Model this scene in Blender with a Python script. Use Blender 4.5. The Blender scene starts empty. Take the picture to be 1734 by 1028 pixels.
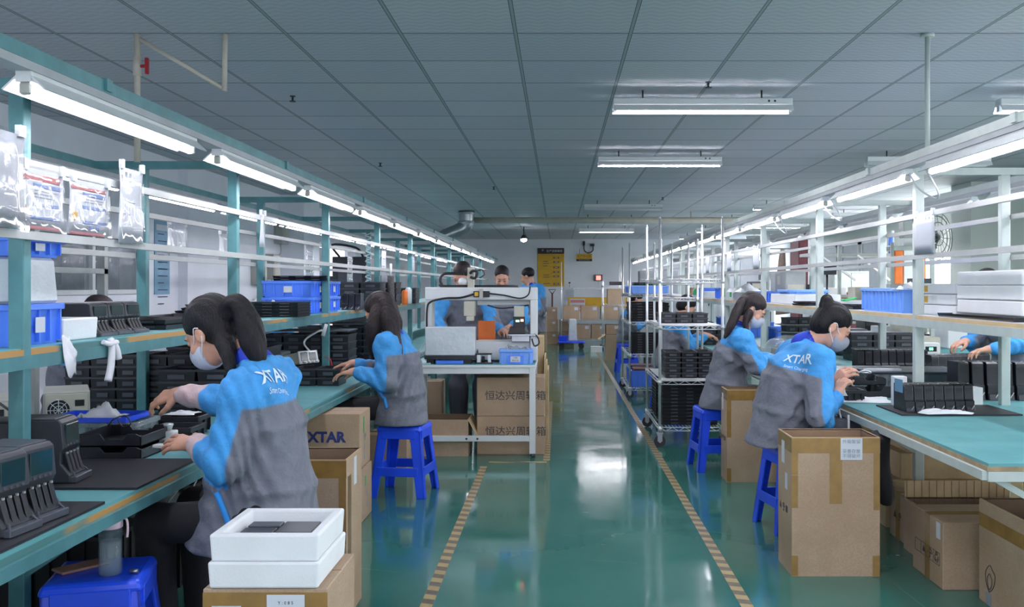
import bpy, math, random
import numpy as np
from mathutils import Vector, Matrix

# ------------------------------------------------------------ camera, world, exposure
S = bpy.context.scene
COL = S.collection
F = 1600.0                                   # focal length in pixels of the 1734 wide frame
EYE = 1.4
cam_data = bpy.data.cameras.new('camera')
cam_data.sensor_width = 36.0
cam_data.lens = 36.0 * F / 1734.0
cam_data.shift_x = -78.0 / 1734.0
cam_data.shift_y = -29.0 / 1734.0
cam_data.clip_start = 0.05
cam_data.clip_end = 200
cam = bpy.data.objects.new('camera', cam_data)
COL.objects.link(cam)
cam.location = (0, 0, EYE)
cam.rotation_euler = (math.radians(90), 0, 0)
S.camera = cam
S.view_settings.view_transform = 'Standard'
S.view_settings.look = 'None'
S.view_settings.gamma = 1
S.view_settings.use_curve_mapping = False
S.view_settings.exposure = 0.44
S.cycles.use_denoising = True
S.cycles.max_bounces = 8
S.cycles.diffuse_bounces = 4
S.cycles.glossy_bounces = 3
S.cycles.transmission_bounces = 6
S.cycles.transparent_max_bounces = 12
S.cycles.caustics_reflective = False
S.cycles.caustics_refractive = False
S.cycles.sample_clamp_indirect = 4.0
W = bpy.data.worlds.new('daylight')
S.world = W
W.use_nodes = True
W.node_tree.nodes['Background'].inputs[0].default_value = (0.86, 0.88, 1.0, 1)
W.node_tree.nodes['Background'].inputs[1].default_value = 1.7
TUBE = 29.0                                  # radiance of the lit tubes
R = math.radians
rnd = random.Random(7)

# ------------------------------------------------------------ materials
def lin(h):
    if isinstance(h, str):
        h = [int(h[i:i + 2], 16) / 255 for i in (0, 2, 4)]
    return tuple(c / 12.92 if c <= .04045 else ((c + .055) / 1.055) ** 2.4 for c in h)

class NT:
    def __init__(s, m):
        s.t = m.node_tree; s.n = s.t.nodes; s.l = s.t.links
    def add(s, kind, **kw):
        n = s.n.new(kind)
        for k, v in kw.items():
            setattr(n, k, v)
        return n
    def set(s, sock, v):
        if hasattr(v, 'is_linked'):
            s.l.new(v, sock)
        else:
            sock.default_value = v
    def math(s, op, a, b=0.0, c=0.0):
        n = s.add('ShaderNodeMath', operation=op)
        s.set(n.inputs[0], a); s.set(n.inputs[1], b); s.set(n.inputs[2], c)
        return n.outputs[0]
    def mix(s, f, a, b):
        n = s.add('ShaderNodeMix', data_type='RGBA')
        s.set(n.inputs[0], f)
        s.set(n.inputs[6], a if hasattr(a, 'is_linked') else (*a, 1)); s.set(n.inputs[7], b if hasattr(b, 'is_linked') else (*b, 1))
        return n.outputs[2]
    def noise(s, scale, detail=3, vec=None, rough=.55):
        n = s.add('ShaderNodeTexNoise')
        n.inputs['Scale'].default_value = scale; n.inputs['Detail'].default_value = detail; n.inputs['Roughness'].default_value = rough
        if vec is not None: s.l.new(vec, n.inputs['Vector'])
        return n.outputs['Fac']
    def coord(s, which='Object', scale=None):
        c = s.add('ShaderNodeTexCoord').outputs[which]
        if scale:
            m = s.add('ShaderNodeMapping'); m.inputs['Scale'].default_value = scale
            s.l.new(c, m.inputs['Vector']); c = m.outputs[0]
        return c
    def ramp(s, f, a, b, lo=0., hi=1.):
        n = s.add('ShaderNodeMapRange'); n.interpolation_type = 'SMOOTHSTEP'
        s.set(n.inputs[0], f); n.inputs[1].default_value = a; n.inputs[2].default_value = b; n.inputs[3].default_value = lo; n.inputs[4].default_value = hi
        return n.outputs[0]
    def bump(s, h, strength=.3, dist=.01):
        n = s.add('ShaderNodeBump'); n.inputs['Strength'].default_value = strength; n.inputs['Distance'].default_value = dist
        s.l.new(h, n.inputs['Height']); return n.outputs[0]

MATS = {}
def new_mat(name):
    m = bpy.data.materials.new(name); m.use_nodes = True
    t = NT(m); b = t.n['Principled BSDF']
    MATS[name] = m
    return m, t, b

def mat(name, color, rough=.5, metal=0., var=.12, vscale=6., bump=0., bscale=60., spec=.5, trans=0., alpha=1., sub=0.):
    m, t, b = new_mat(name)
    c = lin(color)
    if var > 0:
        f = t.noise(vscale, 4, t.coord())
        d = tuple(x * (1 - var) for x in c); e = tuple(min(1, x * (1 + var)) for x in c)
        t.l.new(t.mix(t.ramp(f, .3, .7), d, e), b.inputs['Base Color'])
    else:
        b.inputs['Base Color'].default_value = (*c, 1)
    b.inputs['Roughness'].default_value = rough
    b.inputs['Metallic'].default_value = metal
    b.inputs['Specular IOR Level'].default_value = spec
    b.inputs['Transmission Weight'].default_value = trans
    b.inputs['Alpha'].default_value = alpha
    if sub: 
        b.inputs['Subsurface Weight'].default_value = sub; b.inputs['Subsurface Radius'].default_value = (.02, .008, .004)
    if bump > 0:
        t.l.new(t.bump(t.noise(bscale, 4, t.coord()), bump), b.inputs['Normal'])
    return m

def emit(name, color, strength):
    m, t, b = new_mat(name)
    b.inputs['Base Color'].default_value = (.8, .8, .8, 1)
    b.inputs['Emission Color'].default_value = (*color, 1)
    b.inputs['Emission Strength'].default_value = strength
    return m

mat('milky', 'a8aeb6', .3, var=.05)
mat('teal_paint', '4f858a', .42, var=.14, vscale=9, bump=.05)
mat('grey_paint', 'b9c4c0', .42, var=.06, vscale=9, bump=.04)
mat('white_paint', 'd5dadb', .38, var=.04)
mat('rail_metal', 'a2a9ad', .45, metal=.2, var=.08)
mat('conduit', 'a9adac', .4, var=.06)
mat('white_plastic', 'dde1e2', .45, var=.03)
mat('dark_metal', '30343a', .45, metal=.3)
mat('black', '15161b', .42, var=.2, vscale=15, bump=.06, bscale=250)
mat('black_b', '1d1f26', .36, var=.2, vscale=12, bump=.05, bscale=300)
mat('black_c', '101116', .55, var=.15)
mat('gloss_black', '0b0c10', .16, var=0)
mat('charcoal', '33363d', .45, var=.15)
mat('slate', '474c55', .38, var=.1)
mat('lcd', '1d3a3c', .12, var=.1)
mat('mat_black', '202128', .5, var=.15, vscale=20, bump=.1, bscale=500)
mat('blue', '5488f2', .34, var=.06, spec=.5)
mat('blue_light', '7fb0fa', .38, var=.06)
mat('blue_deep', '2050ea', .3, var=.08, bump=.03)
mat('foam', 'e6eaec', .75, var=.03, bump=.12, bscale=160)
mat('white', 'e4e6e8', .6, var=.03)
mat('paper', 'ccd2da', .55, var=.03)
mat('cloth_white', 'e3e6ea', .8, var=.04, bump=.3, bscale=30)
mat('ink', '33363c', .6, var=0)
mat('ink_blue', '26346e', .6, var=0)
mat('ink_grey', '8a929c', .6, var=0)
mat('red', 'c3262a', .45, var=.1)
mat('red_valve', 'a01826', .35, var=.1)
mat('orange', 'e8762c', .5, var=.08)
mat('yellow', 'd3a51c', .5, var=.06)
mat('sign_dark', '2c2526', .5, var=0)
mat('pipe_cream', 'c9c3b4', .4, var=.08)
mat('beige', 'b9b7a8', .45, var=.08)
mat('beige_metal', 'a9aaa2', .4, var=.06)
mat('silver', 'aab0b4', .32, metal=.9, var=.1)
mat('chrome', 'dfe2e4', .28, metal=.65, var=.05)
mat('hinge', '55585c', .4, metal=.8)
mat('rubber', '26262a', .6)
mat('skin', 'cf9d85', .5, var=.06, vscale=30, sub=.12, bump=.04, bscale=120)
mat('lip', 'a85c55', .45, var=0)
mat('mask', 'c3cad8', .8, var=.05, bump=.2, bscale=60)
mat('mask_grey', '989ba6', .8, var=.05, bump=.2, bscale=60)
mat('trouser', '4b4e59', .8, var=.15, bump=.2, bscale=40)
mat('trouser_black', '17171c', .8, var=.15, bump=.2)
mat('collar', '1c3cba', .7, var=.08)
mat('trim_blue', '2f94e8', .7, var=.05)
mat('logo_white', 'd9eef8', .6, var=0)
mat('wood', '9c8768', .5, var=.2, vscale=14)
mat('wood_pale', 'cdb389', .6, var=.1)
mat('pink', 'dcc4d0', .45, var=.03)
mat('green', '2fa35c', .5)
mat('copper', '8e7064', .5, var=.2)
mat('window_dark', '6b747c', .3, var=.35, vscale=1.2)
mat('wall_panel', 'b8bfc6', .5, var=.05)
mat('brown_cloth', '7b6a62', .9, var=.2, vscale=5)
mat('dark_red', '5c2730', .6, var=.2)
mat('shelf_grey', '9aa19f', .4, var=.08)
mat('wire', 'c8ccd0', .4, var=0)
mat('wire_black', '17181c', .5, var=0)
mat('wire_red', 'c02828', .5, var=0)
mat('poster_blue', '6f9db8', .5, var=.1)
mat('doc_red', 'c77d80', .5, var=0)
mat('doc_blue', '7f95c8', .5, var=0)
mat('brush', '5d5a5c', .95, var=.3, vscale=60, bump=1., bscale=90)
mat('plastic_bag', 'c9d2d6', .25, var=.06, bump=.8, bscale=14)
emit('tube', (1.0, .96, 1.06), TUBE)
emit('tube_ceiling', (1.0, .97, 1.05), TUBE * 3.0)
emit('spot_bulb', (1.0, .97, 1.03), TUBE * 2.0)
emit('led_red', (1, .12, .05), 5.)
emit('led_green', (.1, 1, .4), 3.)
emit('screen_red', (1., .13, .07), 1.6)
emit('daylight_pane', (.9, .96, 1.0), 9.)
emit('added_daylight_pane', (.9, .96, 1.0), 5.)  # glow of the window added outside the view
mat('tube_off', 'd5dadd', .3, var=0)
mat('wall_paint', 'e9ecf3', .6, var=.04, vscale=1.5, bump=.03)
mat('wall_green', 'dfe6dd', .6, var=.03, vscale=1.5)

def glassy(name, color, rough, alpha):
    m, t, b = new_mat(name)
    b.inputs['Base Color'].default_value = (*lin(color), 1)
    b.inputs['Roughness'].default_value = rough
    b.inputs['Alpha'].default_value = alpha
    t.l.new(t.bump(t.noise(9, 3, t.coord()), .6, .02), b.inputs['Normal'])
    return m
m, t, b = new_mat('sleeve_film')
tr = t.add('ShaderNodeBsdfTransparent'); gl = t.add('ShaderNodeBsdfGlossy'); gl.inputs['Roughness'].default_value = .07
ms = t.add('ShaderNodeMixShader'); ms.inputs[0].default_value = .14
t.l.new(tr.outputs[0], ms.inputs[1]); t.l.new(gl.outputs[0], ms.inputs[2])
t.l.new(t.bump(t.noise(4.5, 2, t.coord()), .8, .03), gl.inputs['Normal'])
t.l.new(ms.outputs[0], t.n['Material Output'].inputs['Surface'])
glassy('clear_plastic', 'a9b8bd', .1, .35)
glassy('bottle_clear', '6d8794', .04, .22)
glassy('dark_film', '4d5b61', .06, .8)
glassy('glass', '9aa7b0', .03, .35)

# kraft cardboard with faint corrugation; tape darker and glossier
m, t, b = new_mat('kraft')
f = t.noise(3.5, 5, t.coord())
g = t.noise(160, 2, t.coord())
c1 = t.mix(t.ramp(f, .3, .7), lin('a88f75'), lin('b59e86'))
t.l.new(t.mix(t.ramp(g, .3, .7), c1, t.mix(.35, c1, lin('8d7357'))), b.inputs['Base Color'])
b.inputs['Roughness'].default_value = .75
w = t.add('ShaderNodeTexWave'); w.inputs['Scale'].default_value = 60; w.inputs['Distortion'].default_value = .6
t.l.new(t.coord(), w.inputs['Vector'])
t.l.new(t.bump(w.outputs['Fac'], .06), b.inputs['Normal'])
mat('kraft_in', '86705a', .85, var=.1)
mat('kraft_pale', 'c6ad86', .8, var=.12, vscale=8)
mat('kraft_edge', 'b69c79', .8, var=.1)
mat('tape', '8f6f3a', .22, var=.12, vscale=14)
mat('tape_dark', '7a5f3c', .3, var=.12)

# worn teal bench mat
m, t, b = new_mat('bench_mat')
f = t.noise(5, 5, t.coord('Object', (1, 1, 1)))
sc = t.noise(22, 4, t.coord('Object', (1, 7, 1)))
c1 = t.mix(t.ramp(f, .3, .7), lin('5b9ba0'), lin('6bacb0'))
t.l.new(t.mix(t.ramp(sc, .66, .72, 0, .45), c1, lin('33595c')), b.inputs['Base Color'])
b.inputs['Roughness'].default_value = .42

# wood bench edge, mostly painted over
m, t, b = new_mat('edge_worn')
f = t.noise(1.6, 2, t.coord('Object', (.5, 1, .5)))
t.l.new(t.mix(t.ramp(f, .47, .53), lin('4c7c7c'), lin('b68c52')), b.inputs['Base Color'])
b.inputs['Roughness'].default_value = .5

# hazard tape: slanting yellow and dark bars
m, t, b = new_mat('hazard')
sx = t.add('ShaderNodeSeparateXYZ'); t.l.new(t.coord(), sx.inputs[0])
q = t.math('FRACT', t.math('MULTIPLY', t.math('ADD', sx.outputs[1], t.math('MULTIPLY', sx.outputs[0], .35)), 8.2))
bar = t.math('GREATER_THAN', q, .5)
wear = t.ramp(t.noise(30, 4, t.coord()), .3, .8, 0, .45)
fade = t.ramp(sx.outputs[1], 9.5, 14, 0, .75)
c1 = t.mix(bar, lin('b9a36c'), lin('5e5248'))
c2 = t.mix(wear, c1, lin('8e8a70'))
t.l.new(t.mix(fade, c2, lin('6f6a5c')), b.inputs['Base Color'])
b.inputs['Roughness'].default_value = .35

# green epoxy floor
m, t, b = new_mat('epoxy')
f = t.noise(.55, 5, t.coord())
c1 = t.mix(t.ramp(f, .3, .7), lin('346f65'), lin('3e7b71'))
scr = t.add('ShaderNodeTexVoronoi', feature='DISTANCE_TO_EDGE'); scr.inputs['Scale'].default_value = .9
wv = t.add('ShaderNodeVectorMath', operation='ADD'); t.l.new(t.coord(), wv.inputs[0])
nn = t.add('ShaderNodeTexNoise'); nn.inputs['Scale'].default_value = 1.1; nn.inputs['Detail'].default_value = 2
t.l.new(nn.outputs['Color'], wv.inputs[1]); t.l.new(wv.outputs[0], scr.inputs['Vector'])
mask = t.ramp(t.noise(1.7, 3, t.coord()), .5, .62)
line = t.math('MULTIPLY', t.ramp(scr.outputs['Distance'], .0, .004, .35, 0), mask)
t.l.new(t.mix(line, c1, lin('86a39a')), b.inputs['Base Color'])
t.l.new(t.ramp(t.noise(2.2, 5, t.coord()), .3, .75, .06, .17), b.inputs['Roughness'])
b.inputs['Specular IOR Level'].default_value = .75
t.l.new(t.bump(t.noise(2.5, 3, t.coord()), .05, .02), b.inputs['Normal'])

# suspended ceiling: 0.6 m tiles with zigzag emboss shaded into the colour and thin T bars
m, t, b = new_mat('ceiling_tile')
sx = t.add('ShaderNodeSeparateXYZ'); t.l.new(t.coord(), sx.inputs[0])
def per(v, off, p):
    return t.math('FRACT', t.math('DIVIDE', t.math('ADD', v, off), p))
fx = per(sx.outputs[0], 60.222, .6); fy = per(sx.outputs[1], 60 - 4.93 + .6 * 9, .6)
dx = t.math('MULTIPLY', t.math('MINIMUM', fx, t.math('SUBTRACT', 1.0, fx)), .6)
dy = t.math('MULTIPLY', t.math('MINIMUM', fy, t.math('SUBTRACT', 1.0, fy)), .6)
lx = t.math('LESS_THAN', dx, .007); lxd = t.math('LESS_THAN', dx, .011)
ly = t.math('LESS_THAN', dy, .006)
zz = t.math('PINGPONG', t.math('MULTIPLY', sx.outputs[0], 1.0), .05)
st = t.math('SINE', t.math('MULTIPLY', t.math('ADD', sx.outputs[1], t.math('MULTIPLY', zz, .6)), 105.))
ix = t.math('FLOOR', t.math('DIVIDE', t.math('ADD', sx.outputs[0], 60.222), .6)); iy = t.math('FLOOR', t.math('DIVIDE', t.math('ADD', sx.outputs[1], 60 - 4.93 + 5.4), .6))
cb = t.add('ShaderNodeCombineXYZ'); t.l.new(ix, cb.inputs[0]); t.l.new(iy, cb.inputs[1])
wn = t.add('ShaderNodeTexWhiteNoise'); t.l.new(cb.outputs[0], wn.inputs['Vector'])
base = t.mix(wn.outputs['Value'], lin('bfc2ca'), lin('cbccd0'))
base = t.mix(t.ramp(st, -1, 1, 0, .3), base, lin('949ca1'))
base = t.mix(ly, base, lin('3e454a'))
base = t.mix(lxd, base, lin('4b5257'))
base = t.mix(lx, base, lin('9aa2a5'))
t.l.new(base, b.inputs['Base Color'])
b.inputs['Roughness'].default_value = .6

# uniform jacket: colours of the sewn panels come with the mesh, weave as bump
m, t, b = new_mat('uniform')
at = t.add('ShaderNodeAttribute', attribute_name='Col')
nz = t.ramp(t.noise(14, 4, t.coord()), .25, .75, .0, .22)
t.l.new(t.mix(nz, at.outputs['Color'], (.02, .03, .05)), b.inputs['Base Color'])
b.inputs['Roughness'].default_value = .75
t.l.new(t.bump(t.math('ADD', t.math('MULTIPLY', t.noise(9, 2, t.coord('Object', (1, 1, .45)), .5), 2.2), t.noise(26, 5, t.coord())), .5, .018), b.inputs['Normal'])

def hair_mat(name, color):
    m, t, b = new_mat(name)
    f = t.noise(40, 4, t.coord('Object', (4, 4, .6)))
    c = lin(color)
    t.l.new(t.mix(t.ramp(f, .35, .7), tuple(x * .5 for x in c), tuple(x * 1.8 for x in c)), b.inputs['Base Color'])
    b.inputs['Roughness'].default_value = .5; b.inputs['Specular IOR Level'].default_value = .3
    t.l.new(t.bump(t.noise(60, 3, t.coord('Object', (5, 5, .5))), .7, .006), b.inputs['Normal'])
hair_mat('hair_black', '100e13')
hair_mat('hair_brown', '231b1d')
# ------------------------------------------------------------ mesh builder
class MB:
    def __init__(s):
        s.v = []; s.f = []; s.m = []; s.sm = []; s.T = Matrix.Identity(4)
    def _add(s, vs, fs, m=0, smooth=False):
        o = len(s.v)
        s.v += [tuple(s.T @ Vector(p)) for p in vs]
        s.f += [tuple(o + i for i in f) for f in fs]
        s.m += [m] * len(fs); s.sm += [smooth] * len(fs)
        return s
    def box(s, x0, y0, z0, x1, y1, z1, m=0):
        vs = [(x, y, z) for z in (z0, z1) for y in (y0, y1) for x in (x0, x1)]
        return s._add(vs, [(0, 2, 3, 1), (4, 5, 7, 6), (0, 1, 5, 4), (1, 3, 7, 5), (3, 2, 6, 7), (2, 0, 4, 6)], m)
    def boxc(s, c, d, m=0, rot=None):
        T = s.T
        s.T = T @ Matrix.Translation(c) @ (rot.to_4x4() if rot is not None else Matrix.Identity(4))
        s.box(-d[0] / 2, -d[1] / 2, -d[2] / 2, d[0] / 2, d[1] / 2, d[2] / 2, m)
        s.T = T
        return s
    def bar(s, p0, p1, w, h, m=0):
        """a rectangular bar between two points"""
        p0, p1 = Vector(p0), Vector(p1); d = p1 - p0; L = d.length; d.normalize()
        up = Vector((0, 0, 1)) if abs(d.z) < .9 else Vector((0, 1, 0))
        x = d.cross(up).normalized(); z = x.cross(d)
        M = Matrix(((x.x, d.x, z.x, p0.x), (x.y, d.y, z.y, p0.y), (x.z, d.z, z.z, p0.z), (0, 0, 0, 1)))
        T = s.T; s.T = T @ M
        s.box(-w / 2, 0, -h / 2, w / 2, L, h / 2, m); s.T = T
        return s
    def frustum(s, x0, y0, x1, y1, z0, z1, dx, dy, m=0):
        """box whose top is smaller by dx, dy on each side"""
        vs = [(x0, y0, z0), (x1, y0, z0), (x1, y1, z0), (x0, y1, z0), (x0 + dx, y0 + dy, z1), (x1 - dx, y0 + dy, z1), (x1 - dx, y1 - dy, z1), (x0 + dx, y1 - dy, z1)]
        return s._add(vs, [(3, 2, 1, 0), (4, 5, 6, 7), (0, 1, 5, 4), (1, 2, 6, 5), (2, 3, 7, 6), (3, 0, 4, 7)], m)
    def tub(s, x0, y0, z0, x1, y1, z1, t=.004, taper=0., m=0, mi=None, floor=None):
        """open-topped container with wall thickness"""
        fl = t if floor is None else floor
        a = taper
        o = [(x0 + a, y0 + a, z0), (x1 - a, y0 + a, z0), (x1 - a, y1 - a, z0), (x0 + a, y1 - a, z0), (x0, y0, z1), (x1, y0, z1), (x1, y1, z1), (x0, y1, z1)]
        i = [(x0 + t, y0 + t, z1), (x1 - t, y0 + t, z1), (x1 - t, y1 - t, z1), (x0 + t, y1 - t, z1),
             (x0 + a + t, y0 + a + t, z0 + fl), (x1 - a - t, y0 + a + t, z0 + fl), (x1 - a - t, y1 - a - t, z0 + fl), (x0 + a + t, y1 - a - t, z0 + fl)]
        s._add(o + i, [(3, 2, 1, 0), (0, 1, 5, 4), (1, 2, 6, 5), (2, 3, 7, 6), (3, 0, 4, 7), (4, 5, 9, 8), (5, 6, 10, 9), (6, 7, 11, 10), (7, 4, 8, 11)], m)
        n = len(s.v) - 16
        fs = [(8, 9, 13, 12), (9, 10, 14, 13), (10, 11, 15, 14), (11, 8, 12, 15), (12, 13, 14, 15)]
        s.f += [tuple(n + k for k in f) for f in fs]; s.m += [m if mi is None else mi] * 5; s.sm += [False] * 5
        return s
    def cyl(s, p0, p1, r0, r1=None, n=12, m=0, caps=True, smooth=True):
        r1 = r0 if r1 is None else r1
        p0, p1 = Vector(p0), Vector(p1); d = (p1 - p0).normalized()
        x = d.orthogonal().normalized(); y = d.cross(x)
        vs = []
        for p, r in ((p0, r0), (p1, r1)):
            vs += [tuple(p + (x * math.cos(a) + y * math.sin(a)) * r) for a in (2 * math.pi * k / n for k in range(n))]
        s._add(vs, [(k, (k + 1) % n, n + (k + 1) % n, n + k) for k in range(n)], m, smooth)
        if caps:
            o = len(s.v) - 2 * n
            s.f += [tuple(o + k for k in reversed(range(n))), tuple(o + n + k for k in range(n))]; s.m += [m, m]; s.sm += [False, False]
        return s
    def tube(s, pts, r, n=8, m=0, smooth_pts=0):
        pts = [Vector(p) for p in pts]
        if smooth_pts:
            pts = catmull(pts, smooth_pts)
        rs = r if isinstance(r, (list, tuple)) else [r] * len(pts)
        if len(rs) != len(pts):
            rs = [rs[0] + (rs[-1] - rs[0]) * k / (len(pts) - 1) for k in range(len(pts))]
        vs = []; x = None
        for k, p in enumerate(pts):
            d = (pts[min(k + 1, len(pts) - 1)] - pts[max(k - 1, 0)]).normalized()
            x = d.orthogonal().normalized() if x is None else (x - d * x.dot(d)).normalized()
            y = d.cross(x)
            vs += [tuple(p + (x * math.cos(2 * math.pi * j / n) + y * math.sin(2 * math.pi * j / n)) * rs[k]) for j in range(n)]
        fs = [(k * n + j, k * n + (j + 1) % n, (k + 1) * n + (j + 1) % n, (k + 1) * n + j) for k in range(len(pts) - 1) for j in range(n)]
        s._add(vs, fs, m, True)
        o = len(s.v) - len(vs); L = len(vs)
        s.f += [tuple(o + j for j in reversed(range(n))), tuple(o + L - n + j for j in range(n))]; s.m += [m, m]; s.sm += [False, False]
        return s
    def lathe(s, prof, c=(0, 0, 0), n=20, m=0, smooth=True):
        vs = [(c[0] + r * math.cos(2 * math.pi * k / n), c[1] + r * math.sin(2 * math.pi * k / n), c[2] + z) for r, z in prof for k in range(n)]
        fs = [(i * n + k, i * n + (k + 1) % n, (i + 1) * n + (k + 1) % n, (i + 1) * n + k) for i in range(len(prof) - 1) for k in range(n)]
        s._add(vs, fs, m, smooth)
        o = len(s.v) - len(vs)
        s.f += [tuple(o + k for k in reversed(range(n))), tuple(o + len(vs) - n + k for k in range(n))]; s.m += [m, m]; s.sm += [False, False]
        return s
    def prism(s, poly, axis, a, b, m=0):
        """polygon extruded along an axis; poly holds the other two coordinates in order"""
        def P(u, v, w):
            return {'x': (w, u, v), 'y': (u, w, v), 'z': (u, v, w)}[axis]
        n = len(poly)
        vs = [P(u, v, a) for u, v in poly] + [P(u, v, b) for u, v in poly]
        fs = [tuple(range(n)), tuple(reversed(range(n, 2 * n)))] + [(k, n + k, n + (k + 1) % n, (k + 1) % n) for k in range(n)]
        return s._add(vs, fs, m)
    def sheet(s, grid, m=0, t=.0015):
        """closed thin sheet from a grid of points"""
        r, c = len(grid), len(grid[0])
        top = [Vector(p) for row in grid for p in row]
        vs = [tuple(p) for p in top] + [(p.x, p.y, p.z - t) for p in top]
        N = r * c
        fs = []
        for i in range(r - 1):
            for j in range(c - 1):
                a, b_, d, e = i * c + j, i * c + j + 1, (i + 1) * c + j + 1, (i + 1) * c + j
                fs += [(a, b_, d, e), (N + e, N + d, N + b_, N + a)]
        ring = [(0, j) for j in range(c)] + [(i, c - 1) for i in range(1, r)] + [(r - 1, j) for j in range(c - 2, -1, -1)] + [(i, 0) for i in range(r - 2, 0, -1)]
        ids = [i * c + j for i, j in ring]
        fs += [(ids[k], N + ids[k], N + ids[(k + 1) % len(ids)], ids[(k + 1) % len(ids)]) for k in range(len(ids))]
        return s._add(vs, fs, m, True)
    def build(s, name, mats, parent=None, bevel=0., loc=None, rz=0., fix=True, seg=1):
        me = bpy.data.meshes.new(name)
        me.from_pydata(s.v, [], s.f)
        if isinstance(mats, str): mats = [mats]
        for k in mats: me.materials.append(MATS[k])
        me.polygons.foreach_set('material_index', s.m)
        me.polygons.foreach_set('use_smooth', s.sm)
        me.update()
        if fix:
            import bmesh
            bm = bmesh.new(); bm.from_mesh(me); bmesh.ops.recalc_face_normals(bm, faces=bm.faces); bm.to_mesh(me); bm.free()
        o = bpy.data.objects.new(name, me); COL.objects.link(o)
        if parent is not None: o.parent = parent
        if loc is not None: o.location = loc
        o.rotation_euler = (0, 0, rz)
        if bevel > 0:
            b = o.modifiers.new('edges', 'BEVEL'); b.width = bevel; b.segments = seg; b.limit_method = 'ANGLE'; b.angle_limit = R(40)
        return o

def catmull(pts, k):
    out = []
    for i in range(len(pts) - 1):
        p0, p1, p2, p3 = pts[max(i - 1, 0)], pts[i], pts[i + 1], pts[min(i + 2, len(pts) - 1)]
        for j in range(k):
            t = j / k
            out.append(.5 * ((2 * p1) + (p2 - p0) * t + (2 * p0 - 5 * p1 + 4 * p2 - p3) * t * t + (3 * p1 - p0 - 3 * p2 + p3) * t ** 3))
    out.append(pts[-1])
    return out

def thing(name, label, cat, loc=(0, 0, 0), rz=0., group=None):
    o = bpy.data.objects.new(name, None); COL.objects.link(o)
    o.empty_display_size = .1
    o.location = loc; o.rotation_euler = (0, 0, rz)
    o['label'] = label; o['category'] = cat
    if group: o['group'] = group
    return o
def tag(o, label, cat, group=None):
    o['label'] = label; o['category'] = cat
    if group: o['group'] = group
    return o
def struct(o):
    o['kind'] = 'structure'; return o
def kids(o):
    return list(o.children)
def copy_tree(o, parent=None):
    c = o.copy(); COL.objects.link(c)
    if parent is not None: c.parent = parent
    for ch in KIDS.get(o.name, kids(o)):
        copy_tree(ch, c)
    return c
KIDS = {}
class Kind:
    """one built thing; place() moves the first and copies the rest"""
    def __init__(s, root):
        s.root = root; s.used = False
        s.label = root.get('label')
    def place(s, loc, label=None, group=None, rz=0., scale=None):
        if not s.used:
            o = s.root; s.used = True
        else:
            o = copy_tree(s.root)
            if 'group' in o and not group: del o['group']
        o.location = loc; o.rotation_euler = (0, 0, rz)
        if scale: o.scale = scale
        if label: o['label'] = label
        if group: o['group'] = group
        return o

def at(px, py, d):
    """the point at distance d behind the pixel of the 1734 x 1028 photograph"""
    s = F / d
    return Vector(((px - 945) / s, d, EYE - (py - 485) / s))

def text_mesh(body, size, m, name='lettering', parent=None, M=None, align='CENTER', depth=.0004, bold=0.):
    cu = bpy.data.curves.new(name, 'FONT')
    cu.body = body; cu.size = size; cu.align_x = align; cu.align_y = 'CENTER'; cu.extrude = depth; cu.offset = bold; cu.resolution_u = 2
    tmp = bpy.data.objects.new('tmp_text', cu); COL.objects.link(tmp)
    dg = bpy.context.evaluated_depsgraph_get(); dg.update()
    me = bpy.data.meshes.new_from_object(tmp.evaluated_get(dg))
    bpy.data.objects.remove(tmp); bpy.data.curves.remove(cu)
    me.name = name
    me.materials.clear(); me.materials.append(MATS[m])
    if M is not None: me.transform(M)
    o = bpy.data.objects.new(name, me); COL.objects.link(o)
    if parent is not None: o.parent = parent
    return o
def face_M(loc, facing, roll=0.):
    """matrix that stands text up: facing '-y' reads from the camera side, '+x' / '-x' on side faces, 'z' flat"""
    Rm = {'-y': Matrix.Rotation(R(90), 4, 'X'), '+x': Matrix.Rotation(R(90), 4, 'Z') @ Matrix.Rotation(R(90), 4, 'X'),
          '-x': Matrix.Rotation(R(-90), 4, 'Z') @ Matrix.Rotation(R(90), 4, 'X'), 'z': Matrix.Identity(4)}[facing]
    return Matrix.Translation(loc) @ Rm @ Matrix.Rotation(roll, 4, 'Z')
# ------------------------------------------------------------ the room
ZC = 2.72
WALL_Y = 26.4
def slab(name, m, *b):
    return struct(MB().box(*b).build(name, m))
slab('floor', 'epoxy', -4.2, -1.5, -.12, 6.8, WALL_Y + .2, 0)
slab('ceiling', 'ceiling_tile', -4.2, -1.5, ZC, 6.8, WALL_Y + .2, ZC + .1)
slab('wall_back', 'wall_paint', -4.2, WALL_Y, 0, 6.8, WALL_Y + .2, ZC)
# left wall with a window and a dark doorway
mb = MB()
LW = -4.0
for y0, y1, z0, z1 in ((-1.5, 6.3, 0, ZC), (6.3, 9.05, 0, 1.34), (6.3, 9.05, 1.86, ZC), (9.05, 15.2, 0, ZC), (15.2, 18.6, 2.15, ZC), (18.6, WALL_Y, 0, ZC)):
    mb.box(LW - .2, y0, z0, LW, y1, z1)
struct(mb.build('wall_left', 'wall_paint'))
w = struct(thing('window_1', '', '')); del w['label'], w['category']
mb = MB()
for y in (6.3, 7.2, 8.1, 9.0): mb.box(LW - .06, y, 1.34, LW + .01, y + .05, 1.86)
mb.box(LW - .06, 6.3, 1.33, LW + .02, 9.05, 1.37); mb.box(LW - .06, 6.3, 1.83, LW + .02, 9.05, 1.86)
mb.build('window_frame', 'white_paint', w)
MB().box(LW - .03, 6.3, 1.36, LW - .02, 9.05, 1.85).build('pane', 'glass', w)
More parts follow.
